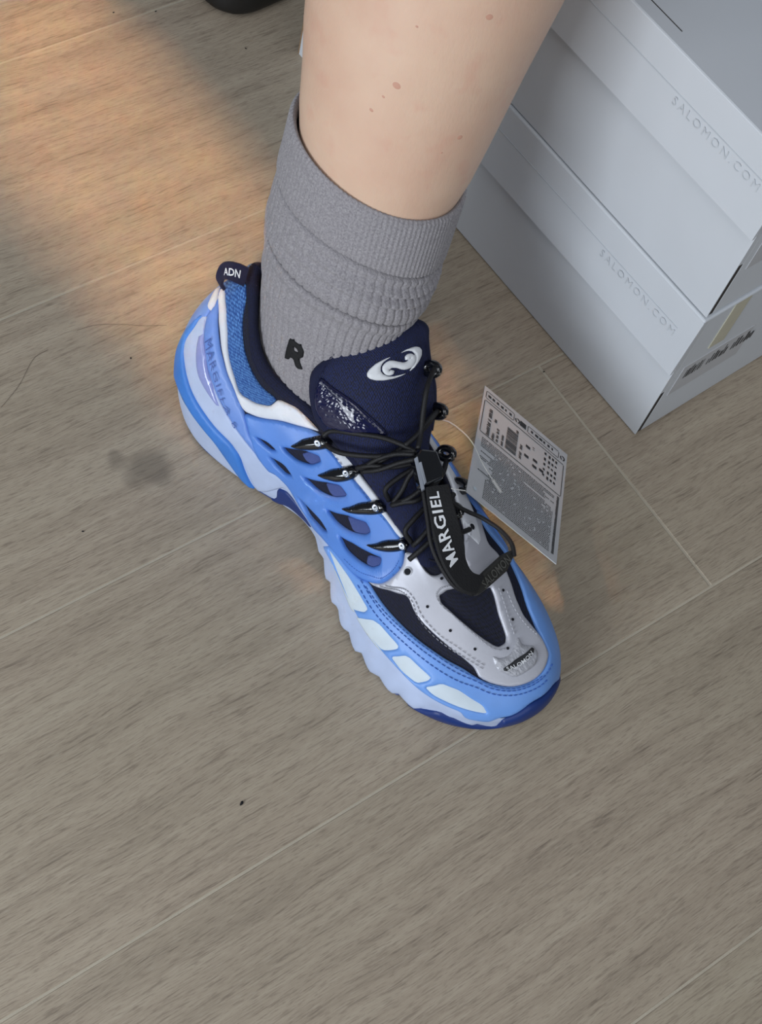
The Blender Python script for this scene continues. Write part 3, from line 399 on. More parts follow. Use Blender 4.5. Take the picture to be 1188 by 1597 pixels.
def stitches(name,paths,mat,parent,fn=SU,sc=SCU,h=.0013,length=2.0,gap=1.0,w=.35):
    V=[];F=[]
    for P in paths:
        if fn is SU: sc=lsc(P)
        D,s=path_pts(P,20,sc); pos=0
        while pos+length<s[-1]:
            for_a=[np.array([np.interp(pos+d,s,D[:,i]) for i in (0,1)]) for d in (0,length*.5,length)]
            t=for_a[2]-for_a[0]; n=np.array([-t[1],t[0]])/(np.linalg.norm(t)+1e-9)*w
            b=len(V); q=np.array([for_a[0]-n*.6,for_a[0]+n*.6,for_a[1]-n,for_a[1]+n,for_a[2]-n*.6,for_a[2]+n*.6,for_a[0],for_a[1],for_a[2]])
            hh=np.array([h-.0004]*6+[h+.0001,h+.0005,h+.0001]); V+=list(fn(q/sc,hh))
            F+=[(b,b+6,b+7,b+2),(b+6,b+1,b+3,b+7),(b+2,b+7,b+8,b+4),(b+7,b+3,b+5,b+8)]
            pos+=length+gap
    return obj(name,V,F,mat,parent,True,kind='stuff')
# ================================================================== FLOOR
TH=math.radians(52.0377); FD=np.array([math.cos(TH),math.sin(TH)]); FN=np.array([-FD[1],FD[0]])
floor=bpy.data.objects.new('floor',None); COL.objects.link(floor); floor['kind']='structure'
grout=None
def slab_floor():
    bm=bmesh.new(); bm_box(bm,(-1.6,-.62,-.03),(3.0,1.487,-.0004)); o=fromBM('grout_bed',bm,'grout',floor); o.rotation_euler=(0,0,TH)
slab_floor()
lines=[-.6115,-.4205,-.2295,-.0385,.1446,.3338,.5294,.722,.913,1.104,1.295,1.486]
starts=[.1,-.35,-.05,.534537,.1-.24,-.55,.36-.6,-.1,-.5,.2,-.3]
for i in range(len(lines)-1):
    n0,n1=lines[i]+.00075,lines[i+1]-.00075; a=starts[i]-1.25*2 if i!=4 else .534537-2.5
    if i==3: a=.95-2.5
    for k in range(5):
        x0=a+k*1.25+.0009; x1=a+(k+1)*1.25-.0009
        if x1<-1.0 or x0>2.3: continue
        bm=bmesh.new(); bm_box(bm,(-(x1-x0)/2,-(n1-n0)/2,-.012),((x1-x0)/2,(n1-n0)/2,0))
        bmesh.ops.bevel(bm,geom=[e for e in bm.edges if all(v.co.z>-.001 for v in e.verts)],offset=.0004,segments=1,affect='EDGES')
        o=fromBM('plank',bm,'wood',floor); cxy=FD*(x0+x1)/2+FN*(n0+n1)/2; o.location=(cxy[0],cxy[1],0); o.rotation_euler=(0,0,TH)
# ================================================================== SHOE BOXES
BC=np.array([0.1401,0.5982,0.0]); BTH=math.atan2(.5762,-.8173)
def shoebox(name,label,dx,dy,dz,seed):
    # local axes: X along the long front face (away from the corner), Y = into the box (negative local Y is outwards on the front)
    r=thing(name,label,'box',(BC[0],BC[1],dz),BTH,'white shoe boxes stacked on the floor')
    # local +Y after rotation by BTH points to (-.576,-.817) = outward, so the box extends to -Y
    Lx,Ly,Hz=.352,.215,.1355
    ox,oy=dx,dy
    def wall(nm,lo,hi,mat='carton',bev=.0004,**k): return box(nm,(lo[0]+ox,lo[1]+oy,lo[2]),(hi[0]+ox,hi[1]+oy,hi[2]),mat,r,bev,**k)
    wall('front_panel',(.0004,-.0034,.0005),(Lx,-.0022,.0800))
    wall('side_panel',(0.0008,-Ly,.0005),(.0030,-.0082,Hz-.003)); wall('side_panel_edge',(0.0008,-.0082,.0500),(.0030,-.0023,Hz-.003),bev=0)
    wall('corner_gap_shade',(.0011,-.0083,.0006),(.0022,-.0032,.0520),'gap_shade',0)  # dark strip painted in place of the shade inside the open corner slit
    wall('far_side_panel',(Lx-.002,-Ly,.0005),(Lx,-.004,Hz-.003))
    wall('back_panel',(0.003,-Ly,.0005),(Lx-.002,-Ly+.002,Hz-.003))
    wall('base_panel',(.003,-Ly+.002,.0005),(Lx-.002,-.0045,.0025))
    wall('inner_liner',(.0035,-.0090,.0026),(Lx-.003,-.0060,Hz-.004),'gap_shade')
    wall('lid',(-.0006,-Ly-.0006,Hz-.0026),(Lx+.0006,0,Hz),bev=.0012)
    # front flap of the lid, leaning out slightly at its lower edge
    bm=bmesh.new(); f=[(-.0006,.0000,Hz-.001),(Lx+.0006,.0000,Hz-.001),(Lx+.0006,.0030,.0790),(-.0006,.0030,.0790)]
    b=[(x,y-.0020,z) for x,y,z in f]; A=[bm.verts.new((x+ox,y+oy,z)) for x,y,z in f]; B=[bm.verts.new((x+ox,y+oy,z)) for x,y,z in b]
    bm.faces.new(A);bm.faces.new(B[::-1])
    for i in range(4): bm.faces.new((A[i],B[i],B[(i+1)%4],A[(i+1)%4]))
    fl=fromBM('lid_flap',bm,'carton',r)
    yf=lambda z:.0030-(z-.079)/(Hz-.08)*.0030
    z=.1140; box('fold_crease',(.012+ox,yf(z)+oy-.0004,z-.0004),(Lx-.012+ox,yf(z)+oy+.00022,z+.0004),'crease',r)
    # embossed address just below the crease
    V,F=text_geo('SALOMON.COM',spacing=1.35); w=V[:,0].max(); sx=.0700/w; zz=.1055
    pts=[(.0885-x*sx+ox-.006, yf(zz)+oy+.0003, zz+y*.0062/.72) for x,y in V]
    obj('embossed_lettering',pts,F,'emboss',r)
    # tuck slot on the lid
    box('lid_slot',(.102+ox,-.0105+oy,Hz-.0002),(Lx-.10+ox,-.0098+oy,Hz+.00006),'gap_shade',r)
    return r,ox,oy,Lx,Ly,Hz
low=shoebox('shoe_box','white shoe box on the floor under the other white box, beside the sneaker',0,0,.0005,1)
up=shoebox('shoe_box','white shoe box stacked on top of the lower white box, reaching the top edge',.0005,.0008,.1368,2)
def label_print(r,ox,x,ys,z0,n,hmax,sd):
    rnd=random.Random(sd); V=[];F=[];y=ys
    for i in range(n):
        w=rnd.uniform(.0006,.0022); hh=rnd.uniform(.5,1)*hmax; b=len(V); V+=[(x+ox,-y,z0),(x+ox,-y-w,z0),(x+ox,-y-w,z0+hh),(x+ox,-y,z0+hh)]; F.append((b,b+1,b+2,b+3)); y+=w+rnd.uniform(.0004,.0016)+(.004 if i in (n//3,2*n//3) else 0)
    obj('barcode_print',V,F,'print_dark',r)
for r,ox,sd in ((low[0],0,3),(up[0],.0005,5)):
    box('paper_label',(.0004+ox,-.078,.040),(.0009+ox,-.014,.0735),'card',r)
    label_print(r,ox,.0003,.020,.056,22,.013,sd)
tp=box('clear_tape',(.0002,-.044,.083),(.0009,-.030,.1345),'tape',low[0])
# small white carton behind the leg (only its edge shows)
q=thing('carton','thin white carton with a brown raw edge, just left of the bare leg at top','box',(-.1728,.8199,0),BTH+math.radians(180))
box('white_face',(0,-.003,0),(.05,.0,.075),'carton',q,.0003)
box('raw_edge',(-.0018,-.0025,0.0),(-.0001,.0,.075),'kraft',q)
box('carton_body',(0.0,.0001,0),(.05,.018,.075),'carton',q,.0005)
# black rounded foot of a chair at the top edge
def chair_foot():
    r=thing('chair','black chair foot with a rounded end, cut by the top edge of the photo','chair',(-.2365,.829,0),0)
    d=np.array([-.22,.975]); n=np.array([d[1],-d[0]]); V=[];F=[]
    # outline on the floor: steep left side, slanted right side
    out=[(-.031,.16),(-.034,.09),(-.033,.045),(-.029,.022),(-.020,.006),(-.008,-.003),(.006,-.005),(.018,-.001),(.036,.016),(.058,.042),(.082,.075),(.10,.16)]
    out=[n*x+d*y for x,y in out]; lv=[(0,1.0),(.010,1.03),(.028,1.0),(.042,.93),(.050,.80),(.053,.55)]
    c=np.mean(out,0)+d*.03; k=len(out)
    for z,s in lv:
        for o in out: p=c+(o-c)*s; V.append((p[0],p[1],z))
    for i in range(len(lv)-1):
        for j in range(k): F.append((i*k+j,i*k+(j+1)%k,(i+1)*k+(j+1)%k,(i+1)*k+j))
    F.append(tuple(range((len(lv)-1)*k,len(lv)*k))); F.append(tuple(range(k))[::-1])
    o=obj('foot',V,F,'black_matte',r,True)
    m=o.modifiers.new('s','SUBSURF'); m.levels=1; m.render_levels=2
    p=c; V,F=tube_geo([(p[0],p[1],.04),(p[0],p[1],.30)],.014,16,2); obj('leg',V,F,'black_matte',r,True)
    return r
chair_foot()
# ================================================================== SNEAKER
RZ=math.atan2(-.3989,.9170); H0=(-.1385,.4865,0)
sn=thing('sneaker','blue, white and navy trail sneaker worn on the foot','shoe',H0,RZ)
# scalloped midsole: outward waves along the lower edge of the forefoot
GM=G.copy()
for i in range(240):
    if 52<i<112:
        ph=((i-52)/5.4)%1.0; amp=.0028*(math.sin(ph/.8*math.pi/2)**1.3 if ph<.8 else math.cos((ph-.8)/.2*math.pi/2))
        for j in range(0,15): GM[i,j]+=NN[i,j]*(amp-.0006)*max(0,1-abs(j-8)/8)*np.array([1,1,.3])
def band(name,j0,j1,Gx,mat,parent,close_bottom=False,inner=None,sc=None):
    V=[];F=[];UV=[];n=240;m=j1-j0+1
    for i in range(n):
        for j in range(j0,j1+1): V.append(Gx[i,j]); UV.append((i*.003,j*.0017))
    for i in range(n):
        for j in range(m-1): a=i*m+j;b=((i+1)%n)*m+j; F.append((a,b,b+1,a+1))
    if close_bottom: F.append(tuple(i*m for i in range(n))[::-1])
    return obj(name,V,F,mat,parent,True,uv=UV)
mid=band('midsole',2,20,GM,'foam',sn,True)
# upper shell plus rolled collar lining
V=[];F=[];UV=[];m=NV-20+5
cen=np.array([.10,.045])
for i in range(240):
    for j in range(20,NV): V.append(G[i,j]-NN[i,j]*.0004); UV.append((i*.003,j*.0017))
    e=G[i,NV-1]; nh=np.array([NN[i,NV-1][0],NN[i,NV-1][1],0]); nh/=np.linalg.norm(nh)+1e-9
    pad=.0070 if (i<58 or i>190) else .0022
    for k,(dx,dz) in enumerate([(.25,.0022),(.6,.003),(.95,.0012),(1.1,-.006),(1.15,-.030)]):
        V.append(e-nh*pad*dx+np.array([0,0,dz*(1 if pad>.005 else .5)])); UV.append((i*.003,(NV+k)*.0017))
    
for i in range(240):
    for j in range(m-1): a=i*m+j;b=((i+1)%240)*m+j; F.append((a,b,b+1,a+1))
upm=obj('upper',V,F,'navy_mesh',sn,True,uv=UV)
# padded lining as its own part
V=[];F=[];UV=[];prof=[(-.10,-.0065),(-.10,-.002),(.12,.0022),(.45,.0042),(.8,.0032),(1.05,-.002),(1.15,-.012),(1.2,-.035)]; m=len(prof); idx=list(range(186,240))+list(range(0,64))
for ii,i in enumerate(idx):
    e=G[i,NV-1]; nh=np.array([NN[i,NV-1][0],NN[i,NV-1][1],0]); nh/=np.linalg.norm(nh)+1e-9
    tpr=min(1,min(ii,len(idx)-1-ii)/10); pad=.0030+.0050*tpr
    for k,(dx,dz) in enumerate(prof): V.append(e-nh*pad*dx+np.array([0,0,dz*(.4+.6*tpr)])); UV.append((ii*.003,k*.002))
for ii in range(len(idx)-1):
    for j in range(m-1): a=ii*m+j;b=(ii+1)*m+j; F.append((a,b,b+1,a+1))
obj('collar_lining',V,F,'lining',sn,True,uv=UV)
# outsole
V=[];F=[];prof=[(.35,-.0),(.985,0),(1.0,.0015),(1.0,.0075)]
b0=G[:,0]; c0=b0.mean(0); k=240
lv=[]
for z,(s,up_) in enumerate([(0.0,0),(0.985,0),(1.0,.001),(1.004,.0085)]):
    pass
for lev in range(3):
    for i in range(240):
        p=b0[i]; n=NN[i,4]*np.array([1,1,0]); n/=np.linalg.norm(n)+1e-9
        lug=.0018*(1 if (i//2)%2 else 0)*(0 if i<90 else 1); ex_=.0024 if i<44 else (-.0015 if 50<i<90 else .0014)
        if lev==0: q=p-n*.002+n*lug; z=max(0,p[2]-.0005)
        elif lev==1: q=p+n*(ex_+lug); z=p[2]+.0025
        else: q=G[i,3]+n*.0006; z=G[i,3][2]+.001
        V.append((q[0],q[1],z))
for l in range(2):
    for i in range(240): a=l*240+i;b=l*240+(i+1)%240; F.append((a,b,b+240,a+240))
F.append(tuple(range(240))[::-1])
obj('outsole',V,F,'navy_rubber',sn)
PN=DATA['PANELS']
hc=panel('heel_counter',PN['heel_counter'],.0010,'foam',sn,label='pale white heel foam')
panel('heel_pod',PN['heel_pod'],.0018,'pod',sn,bev=2.0)
panel('heel_wedge',PN['heel_wedge'],.0024,'wedge',sn,bev=1.6)
hb=panel('heel_band',PN['heel_band'],.0022,'band_blue',sn,bev=1.2)
wc=panel('collar_strip',PN['white_collar_strip'],.0018,'white_leather',sn)
panel('collar_mesh',PN['collar_mesh'],.0010,'collar_blue_mesh',sn)
panel('heel_tab',PN['heel_tab'],.0026,'white_leather',sn)
mg=panel('mudguard',PN['mudguard'],.0014,'light_blue',sn,base=-.001)
for k in ('white_window','white_window.001','white_window.002','white_window.003'):
    panel('white_window',PN[k],.0006,'window',mg)
stitches('stitching',DATA['STITCH']['mud'],'thread_blue',mg,h=.0021,length=2.4,gap=.9,w=.42)
vo=panel('vamp_overlay',PN['vamp_overlay'],.0016,'silver',sn,step=2.0)
stitches('stitching',DATA['STITCH']['white'],'thread_white',vo,h=.0023,length=1.7,gap=.8,w=.5)
ey=panel('eyestay',PN['eyestay'],.0018,'white_leather',sn,rnd=1)
tp_=panel('toe_patch',PN['toe_patch'],.0026,'toe_emboss',vo,bev=1.4)
tl=panel('toe_label',PN['toe_label'],.0036,'print_dark',vo,edge=.9,rnd=1)
P=np.array(PN['toe_label'][0]); a=(P[0]+P[-1])/2; b=(P[2]+P[4])/2
cage=panel('cage',PN['cage'],.0026,'cage_blue',sn,base=-.0008,bev=1.3)
stitches('stitching',DATA['STITCH']['cage'],'thread_blue',cage,h=.0028,length=2.2,gap=1.0)
panel('arch_shank',PN['arch_shank'],.0012,'navy_rubber',sn)
for k in ('cage_mesh','cage_mesh.001','cage_mesh.002','cage_mesh.003'): panel('cage_mesh',PN[k],.0005,'lavender_mesh',cage)
panel('toe_bumper',PN['toe_bumper'],.0024,'navy_rubber',sn,bev=1.5)
# lettering on the toe label (child of the vamp overlay, at part level)
text_on('lettering','SALOMON',[a+(b-a)*.07,(a+b)/2,a+(b-a)*.93],2.5,'print_white',vo,h=.0040,bold=.012)
HBP=[(3.0,41.2),(9.5,37.3),(17,34.3),(25,32.2),(33.5,29.8)]
text_on('lettering','MARGIELA 6',DATA['HBTEXT'],2.9,'band_print',hb,h=.0040,spacing=1.15)
# medial side panels (far side of the shoe)
panel('medial_cage',[[(150,30),(165,27),(185,27),(205,30),(206,44),(190,47.5),(170,47),(152,45),(146,38)],[(158,33),(168,31),(172,38),(162,40)],[(176,31),(190,31),(192,38),(179,38)]],.0022,'cage_blue',sn)
panel('medial_eyestay',[[(132,46.5),(150,45.5),(175,47),(190,47.5),(190,50),(132,50)]],.0018,'white_leather',sn,rnd=1)
panel('medial_heel_panel',[[(206,20),(252,20),(252,43),(225,44),(206,44),(204,32)]],.0008,'band_blue',sn)
panel('medial_collar_mesh',[[(208,44.2),(226,44.0),(246,43),(247,50),(206,50)]],.0006,'collar_blue_mesh',sn)
# perforations and eyelets
def disc(name,uvp,r,h,mat,parent,ring=None):
    n=14; a=np.linspace(0,2*np.pi,n,endpoint=False); o_,t1,t2,nn=frame_at(uvp); r*=.001
    C_=lambda r_,h_: o_+r_*np.cos(a)[:,None]*t1+r_*np.sin(a)[:,None]*t2+nn*h_
    if ring:
        ring*=.001; V=np.vstack([C_(r,h-.0008),C_((r+ring)/2,h+.0008),C_(ring,h-.0010)]); F=[(k*n+i,k*n+(i+1)%n,(k+1)*n+(i+1)%n,(k+1)*n+i) for k in range(2) for i in range(n)]
        return obj(name,V,F,mat,parent,True)
    V=np.vstack([C_(r,h),(o_+nn*h)[None]]); return obj(name,V,[(i,(i+1)%n,n) for i in range(n)],mat,parent)
for p in DATA['DOTS']: disc('perforation',p,.9,.0021,'hole',vo)
for p in DATA['EYELETS']: disc('eyelet_hole',p,1.9,.0022,'hole',vo); disc('eyelet_ring',p,1.9,.0024,'white_leather',vo,2.8)
# lace hooks
HK=[]
for i,(poly,rv) in enumerate(DATA['HOOKS']):
    hk=panel('lace_hook',[poly],.0058,'black_gloss',sn,bev=1.5,dome=4.0,rnd=2,step=.9)
    q=np.array(rv)
    o_,t1,t2,nn=frame_at(rv)
    def pt(dx,dy,h): return o_+t1*dx*.001+t2*dy*.001+nn*h
    V=[];F=[];n=16
    for (r_,h_) in [(2.6,.0050),(2.4,.0062),(1.7,.0066),(1.2,.0058),(.6,.0064),(0.01,.0066)]:
        for s in range(n): aa=2*math.pi*s/n; V.append(pt(r_*math.cos(aa),r_*math.sin(aa)*.8,h_))
    for l in range(5):
        for s in range(n): F.append((l*n+s,l*n+(s+1)%n,(l+1)*n+(s+1)%n,(l+1)*n+s))
    obj('rivet',V,F,'chrome',hk,True,label='chrome rivet')
# heel pull tab
A=np.array(DATA['TAB_T']);B=np.array(DATA['TAB_B'])
def ribbon(name,A,B,th,mat,parent,sub=6,**k):
    A=cr(A,np.linspace(0,len(A)-1,(len(A)-1)*sub+1));B=cr(B,np.linspace(0,len(B)-1,(len(B)-1)*sub+1)); n=len(A)
    T=np.gradient((A+B)/2,axis=0); W_=B-A; N=np.cross(T,W_); N/=np.linalg.norm(N,axis=1,keepdims=True)+1e-12
    if N[n//2][2]<0: N=-N
    V=[];F=[];m=6
    for i in range(n):
        c=(A[i]+B[i])/2; w=(B[i]-A[i])
        for (s,h) in [(-.5,.0),(-.44,.5),(.44,.5),(.5,.0),(.44,-.5),(-.44,-.5)]: V.append(c+w*s+N[i]*th*h)
    for i in range(n-1):
        for j in range(m): F.append((i*m+j,i*m+(j+1)%m,(i+1)*m+(j+1)%m,(i+1)*m+j))
    F.append(tuple(range(m)));F.append(tuple((n-1)*m+j for j in range(m)))
    o=obj(name,V,F,mat,parent,False,**k)
    def fn(q,h=0):   # q[:,0] along 0..1 , q[:,1] across -.5..+.5 
        x=np.clip(q[:,0],0,1)*(n-1); i=np.minimum(x.astype(int),n-2); a=(x-i)[:,None]
        f=lambda Z:(1-a)*Z[i]+a*Z[i+1]
        return (f(A)+f(B))/2+(f(B)-f(A))*q[:,1:2]+f(N)*(th/2+np.asarray(h)).reshape(-1,1)
    return o,fn
tab,tfn=ribbon('pull_tab',A,B,.0022,'lining',sn)
text_on('lettering','ADN',[(.50,.05),(.32,.05),(.14,.02)],5.4,'print_white',tab,fn=tfn,sc=np.array([24.,14.]),h=.0003,shear=.15,bold=.02)
# ---- tongue
R_,C_=TD.shape[:2]; V=[];F=[];UV=[]
back=TD-TN*.009
for A_ in (TD,back):
    for i in range(R_):
        for j in range(C_): V.append(A_[i,j]); UV.append((i*.0024,j*.0027))
for i in range(R_-1):
    for j in range(C_-1): a=i*C_+j; F.append((a,a+1,a+C_+1,a+C_)); b=a+R_*C_; F.append((b,b+C_,b+C_+1,b+1))
rim=[(i,0) for i in range(R_)]+[(R_-1,j) for j in range(1,C_)]+[(i,C_-1) for i in range(R_-2,-1,-1)]
for (i,j),(i2,j2) in zip(rim[:-1],rim[1:]): a=i*C_+j;b=i2*C_+j2; F.append((a,b,b+R_*C_,a+R_*C_))
to=obj('tongue',V,F,'tongue_mesh',sn,True,uv=UV)
rp=[TD[i,j]-TN[i,j]*.0040 for (i,j) in rim[14:-14:3]]
tube('padded_rim',rp,.0044,'lining',to,10,3)
TP=DATA['TPANELS']
panel('patent_band',TP['patent_band'],.0018,'patent',to,fn=TU,sc=SCT,step=2.4)
for p in TP['emblem']: panel('emblem',[p],.0014,'print_white',to,fn=TU,sc=SCT,step=1.5,bev=.5,label='white oval swirl emblem')
stitches('stitching',DATA['TSTITCH'],'lining',to,fn=TU,sc=SCT,h=.0022,length=2.2,gap=1.0,w=.4)
# ---- laces
for p in DATA['LACES']: tube('lace',p,.0016,'black_lace',sn,7,6)
for i,p in enumerate(DATA['CORDS']): tube('lace_cord',p,.0013,'black_lace',sn,8,8)
for i,p in enumerate(DATA['MEDHOOK']):
    p=np.array(p); a=.0048; pts=[p+np.array([a*math.cos(t_)*.9,a*.45*math.sin(t_),.003*math.sin(t_*1+.6)]) for t_ in np.linspace(0,2*math.pi,9)]
    tube('medial_lace_hook',pts,.0024,'black_gloss',sn,8,4)
# ---- strap, buckle and rubber pull of the lace lock
st_,sfn=ribbon('lace_strap',np.array(DATA['STRAPL']),np.array(DATA['STRAPR']),.0026,'black_web',sn)
text_on('lettering','MARGIEL',[(.57,-.12),(.40,-.15),(.2,-.19),(.05,-.22)],7.0,'print_white',st_,fn=sfn,sc=np.array([56.,17.]),h=.0004,bold=.02,spacing=1.1)
pu=slab('rubber_pull',DATA['PULL'],.0045,'rubber_pull',sn,.0014,label='dark olive-grey rubber pull')
PP=np.array(DATA['PULL']); pn=np.cross(PP[3]-PP[0],PP[2]-PP[7]); pn/=np.linalg.norm(pn); pn*=np.sign(pn[2])
def pull_fn(q,h=0):
    c0=(PP[0]+PP[1]+PP[8]+PP[7])/4; c1=(PP[3]+PP[6]+PP[4])/3; d=c1-c0; n=np.cross(pn,d); n/=np.linalg.norm(n)
    return c0+q[:,:1]*d+q[:,1:2]*n+pn*np.asarray(h).reshape(-1,1)
text_on('lettering','SALOMON',[(.10,0),(.5,0),(1.0,0)],5.2,'pull_text',pu,fn=pull_fn,sc=np.array([28.,1000.]),h=.0008,bold=.01)
bk=slab('lace_lock',DATA['BUCKLE'],.010,'black_gloss',sn,.0012)
for p in DATA['BUCKLES']: slab('side_clip',p,.003,'grey_plastic',bk,.0004,label='pale grey clip')
# ================================================================== HANG TAG
TC=np.array([[0.1267,0.1409,0.0438],[0.1902,0.1618,0.0119],[0.2381,0.0725,0.0489],[0.1746,0.0517,0.0808]])
tag=thing('hang_tag','white hang tag card of dense printed text, tied beside the sneaker','tag',H0,RZ)
tn=np.cross(TC[1]-TC[0],TC[3]-TC[0]); tn/=np.linalg.norm(tn); tn*=np.sign(tn[2])
slab('card',[tuple(p) for p in TC],.0006,'card',tag,0)
def tagp(s,t_,h=.00025): return TC[0]*(1-s)*(1-t_)+TC[1]*s*(1-t_)+TC[2]*s*t_+TC[3]*(1-s)*t_+tn*h
pv=[];pf=[]
def tr(s0,t0,s1,t1,cut=None):
    b=len(pv); pv.extend([tagp(s0,t0),tagp(s1,t0),tagp(s1,t1),tagp(s0,t1)]); pf.append((b,b+1,b+2,b+3))
def frame(s0,t0,s1,t1,w=.006):
    wt=w*.7; tr(s0+w,t0,s1-w,t0+wt);tr(s0+w,t1-wt,s1-w,t1);tr(s0,t0+w,s0+w,t1-w);tr(s1-w,t0+w,s1,t1-w)
rnd=random.Random(11)
frame(.02,.125,.97,.43,.007)
frame(.025,.035,.36,.105,.006); frame(.52,.04,.90,.105,.006)
def scrib(s0,t0,s1,t1,along,dens=.62,step=.010):
    # rows of glyph-like marks; along='s' reads along s, 't' along t
    x=(s0 if along=='s' else t0); end=(s1 if along=='s' else t1)
    while x<end:
        w=rnd.uniform(.6,1.6)*step
        if rnd.random()<dens+.2:
            if along=='s': tr(x,t0+(t1-t0)*rnd.uniform(0,.25),min(x+w*.7,end),t1)
            else: tr(s0+(s1-s0)*rnd.uniform(0,.25),x,s1,min(x+w*.7,end))
        x+=w
for (s0,s1,t0,t1) in [(.085,.125,.17,.42),(.155,.185,.225,.255),(.15,.18,.36,.42),(.195,.225,.29,.41),(.255,.28,.31,.41),(.46,.49,.25,.31),(.46,.49,.33,.39),(.40,.43,.165,.195),(.60,.625,.19,.225)]: scrib(s0,t0,s1,t1,'t',step=.007)
# bar code
t_=.20
while t_<.40:
    w=rnd.choice([.003,.005,.008]); tr(.305,t_,.43,min(t_+w,.40)); t_+=w+rnd.choice([.003,.005])
for c in (.74,.79,.83,.87): 
    for k in range(5): tr(c,.15+k*.05,c+.022,.15+k*.05+rnd.uniform(.012,.028))
for s_,t2 in ((.525,.22),(.62,.29),(.52,.31),(.62,.345),(.70,.33)): tr(s_,t2,s_+.05,t2+.022)
tr(.43,.05,.50,.095)
for cx_,cy_ in ((.40,.075),(.945,.075)):
    n=10;b=len(pv)
    for k in range(n):
        a=2*math.pi*k/n; pv.extend([tagp(cx_+.030*math.cos(a),cy_+.022*math.sin(a)),tagp(cx_+.017*math.cos(a),cy_+.012*math.sin(a))])
    for k in range(n):
        if k in (2,6): continue
        i=b+2*k;j=b+2*((k+1)%n); pf.append((i,j,j+1,i+1))
for k in range(6): tr(.05+k*.05,.06,.05+k*.05+rnd.uniform(.015,.04),.08)
for k in range(6): tr(.56+k*.05,.06,.56+k*.05+rnd.uniform(.015,.04),.08)
# dense paragraph rows
row=0; t_=.465
while t_<.955:
    s0=.06 if row<6 else rnd.choice([.07,.18,.2,.22]) if row<22 else .16
    s1=.90 if row>8 else rnd.choice([.55,.8,.88,.9])
    scrib(s0,t_,s1,t_+.0075,'s',.75,.016); t_+=.0150; row+=1
scrib(.925,.445,.955,.95,'t',.95,.006)
obj('printing',pv,pf,'print_dark',tag,kind='stuff')
n=12; hc_=(.075,.93); c=[tagp(hc_[0]+.018*math.cos(2*math.pi*k/n),hc_[1]+.013*math.sin(2*math.pi*k/n),.0004) for k in range(n)]
obj('punched_hole',c,[tuple(range(n))],'window',tag)
tube('nylon_string',DATA['STRING'],.00045,'fibre',tag,6,8)
tube('nylon_string',DATA['STRING2'],.0004,'fibre',tag,6,6)
e=np.array(DATA['STRING'][-1]);e0=np.array(DATA['STRING'][-2]);d=(e-e0)/np.linalg.norm(e-e0)
tube('string_clasp',[e0,e0+d*.006,e],.0011,'fibre',tag,8,4)
# ================================================================== LEG AND SOCK
pe=thing('person','person wearing a grey crew sock, bare lower leg leaning right','person',H0,RZ)
RG=[(.085,.0545,.0459,1.5,.0589),(.1,.0499,.0467,1.473,.0646),(.115,.0454,.0473,1.433,.0703),(.13,.0421,.0495,1.393,.076),(.145,.0409,.051,1.353,.0817),(.16,.0388,.0532,1.313,.0874),(.175,.0354,.0531,1.273,.0931),(.19,.0330,.0526,1.233,.0988),(.205,.0303,.0523,1.193,.1045),(.212,.0290,.0520,1.18,.107)]
RG=np.array([(.050,.085,.040,1.75,.046),(.068,.066,.043,1.62,.0525)]+RG)
def rg(z): return [np.interp(z,RG[:,0],RG[:,k]) for k in range(1,5)]
nz=230;nt=448;zz=np.linspace(.052,.2085,nz);V=[];UV=[]
th=np.linspace(0,2*np.pi,nt,endpoint=False)
rng=np.random.default_rng(3); ph=rng.uniform(0,6.28,8)
for z in zz:
    cx,a,ab,cy=rg(z); t=min(1,max(0,(z-.09)/.12))
    x=a*np.cos(th);y=a/ab*np.sin(th)
    wob=.0022*np.sin(th+ph[0])+.0012*np.sin(3*th+ph[1])        # folds run slightly uneven around the leg
    ze=z+wob
    cuff=1/(1+np.exp(-(ze-.1765)/.0006))
    prof=.0018*cuff -.0030*np.exp(-((ze-.1748)/.0014)**2)       # cuff seam
    prof=prof+.0014*np.exp(-((ze-.158)/.009)**2)+.0022*np.exp(-((ze-.1500)/.0030)**2)-.0062*np.exp(-((ze-.1445)/.0016)**2)+.0022*np.exp(-((ze-.1395)/.0030)**2)
    zd=-.0042*np.exp(-((ze-.1488)/.0022)**2)-.0022*np.exp(-((ze-.1782)/.0014)**2)+.0010*np.exp(-((ze-.1410)/.0016)**2)
    fr=np.clip(np.cos(th+.5),0,1)**1.5                           # front wrinkles
    prof=prof+fr*(.0020*np.sin((ze-.15)*2*np.pi/.0068)*np.exp(-((ze-.1625)/.008)**2))
    prof=prof+.0010*np.exp(-((ze-.120)/.004)**2)*np.clip(np.sin(th+3.6),0,1)
    ribs=np.where(cuff>.5,.00028*np.cos(th*110),.00042-.0010*np.clip(np.cos(th*56),0,1)**3)
    ribs=ribs*(1-.9*np.exp(-((ze-.1745)/.002)**2))
    if z>.2065: prof=prof-.0018*((z-.2065)/.002)
    r=1+(prof+ribs)/a
    for k in range(nt): V.append((cx+x[k]*r[k],cy+y[k]*(1+(prof[k]+ribs[k])/(a/ab)),z+zd[k]+t*(-.11*x[k]-.21*y[k]))); UV.append((th[k]*.05,z))
F=[]
for i in range(nz-1):
    for j in range(nt): F.append((i*nt+j,i*nt+(j+1)%nt,(i+1)*nt+(j+1)%nt,(i+1)*nt+j))
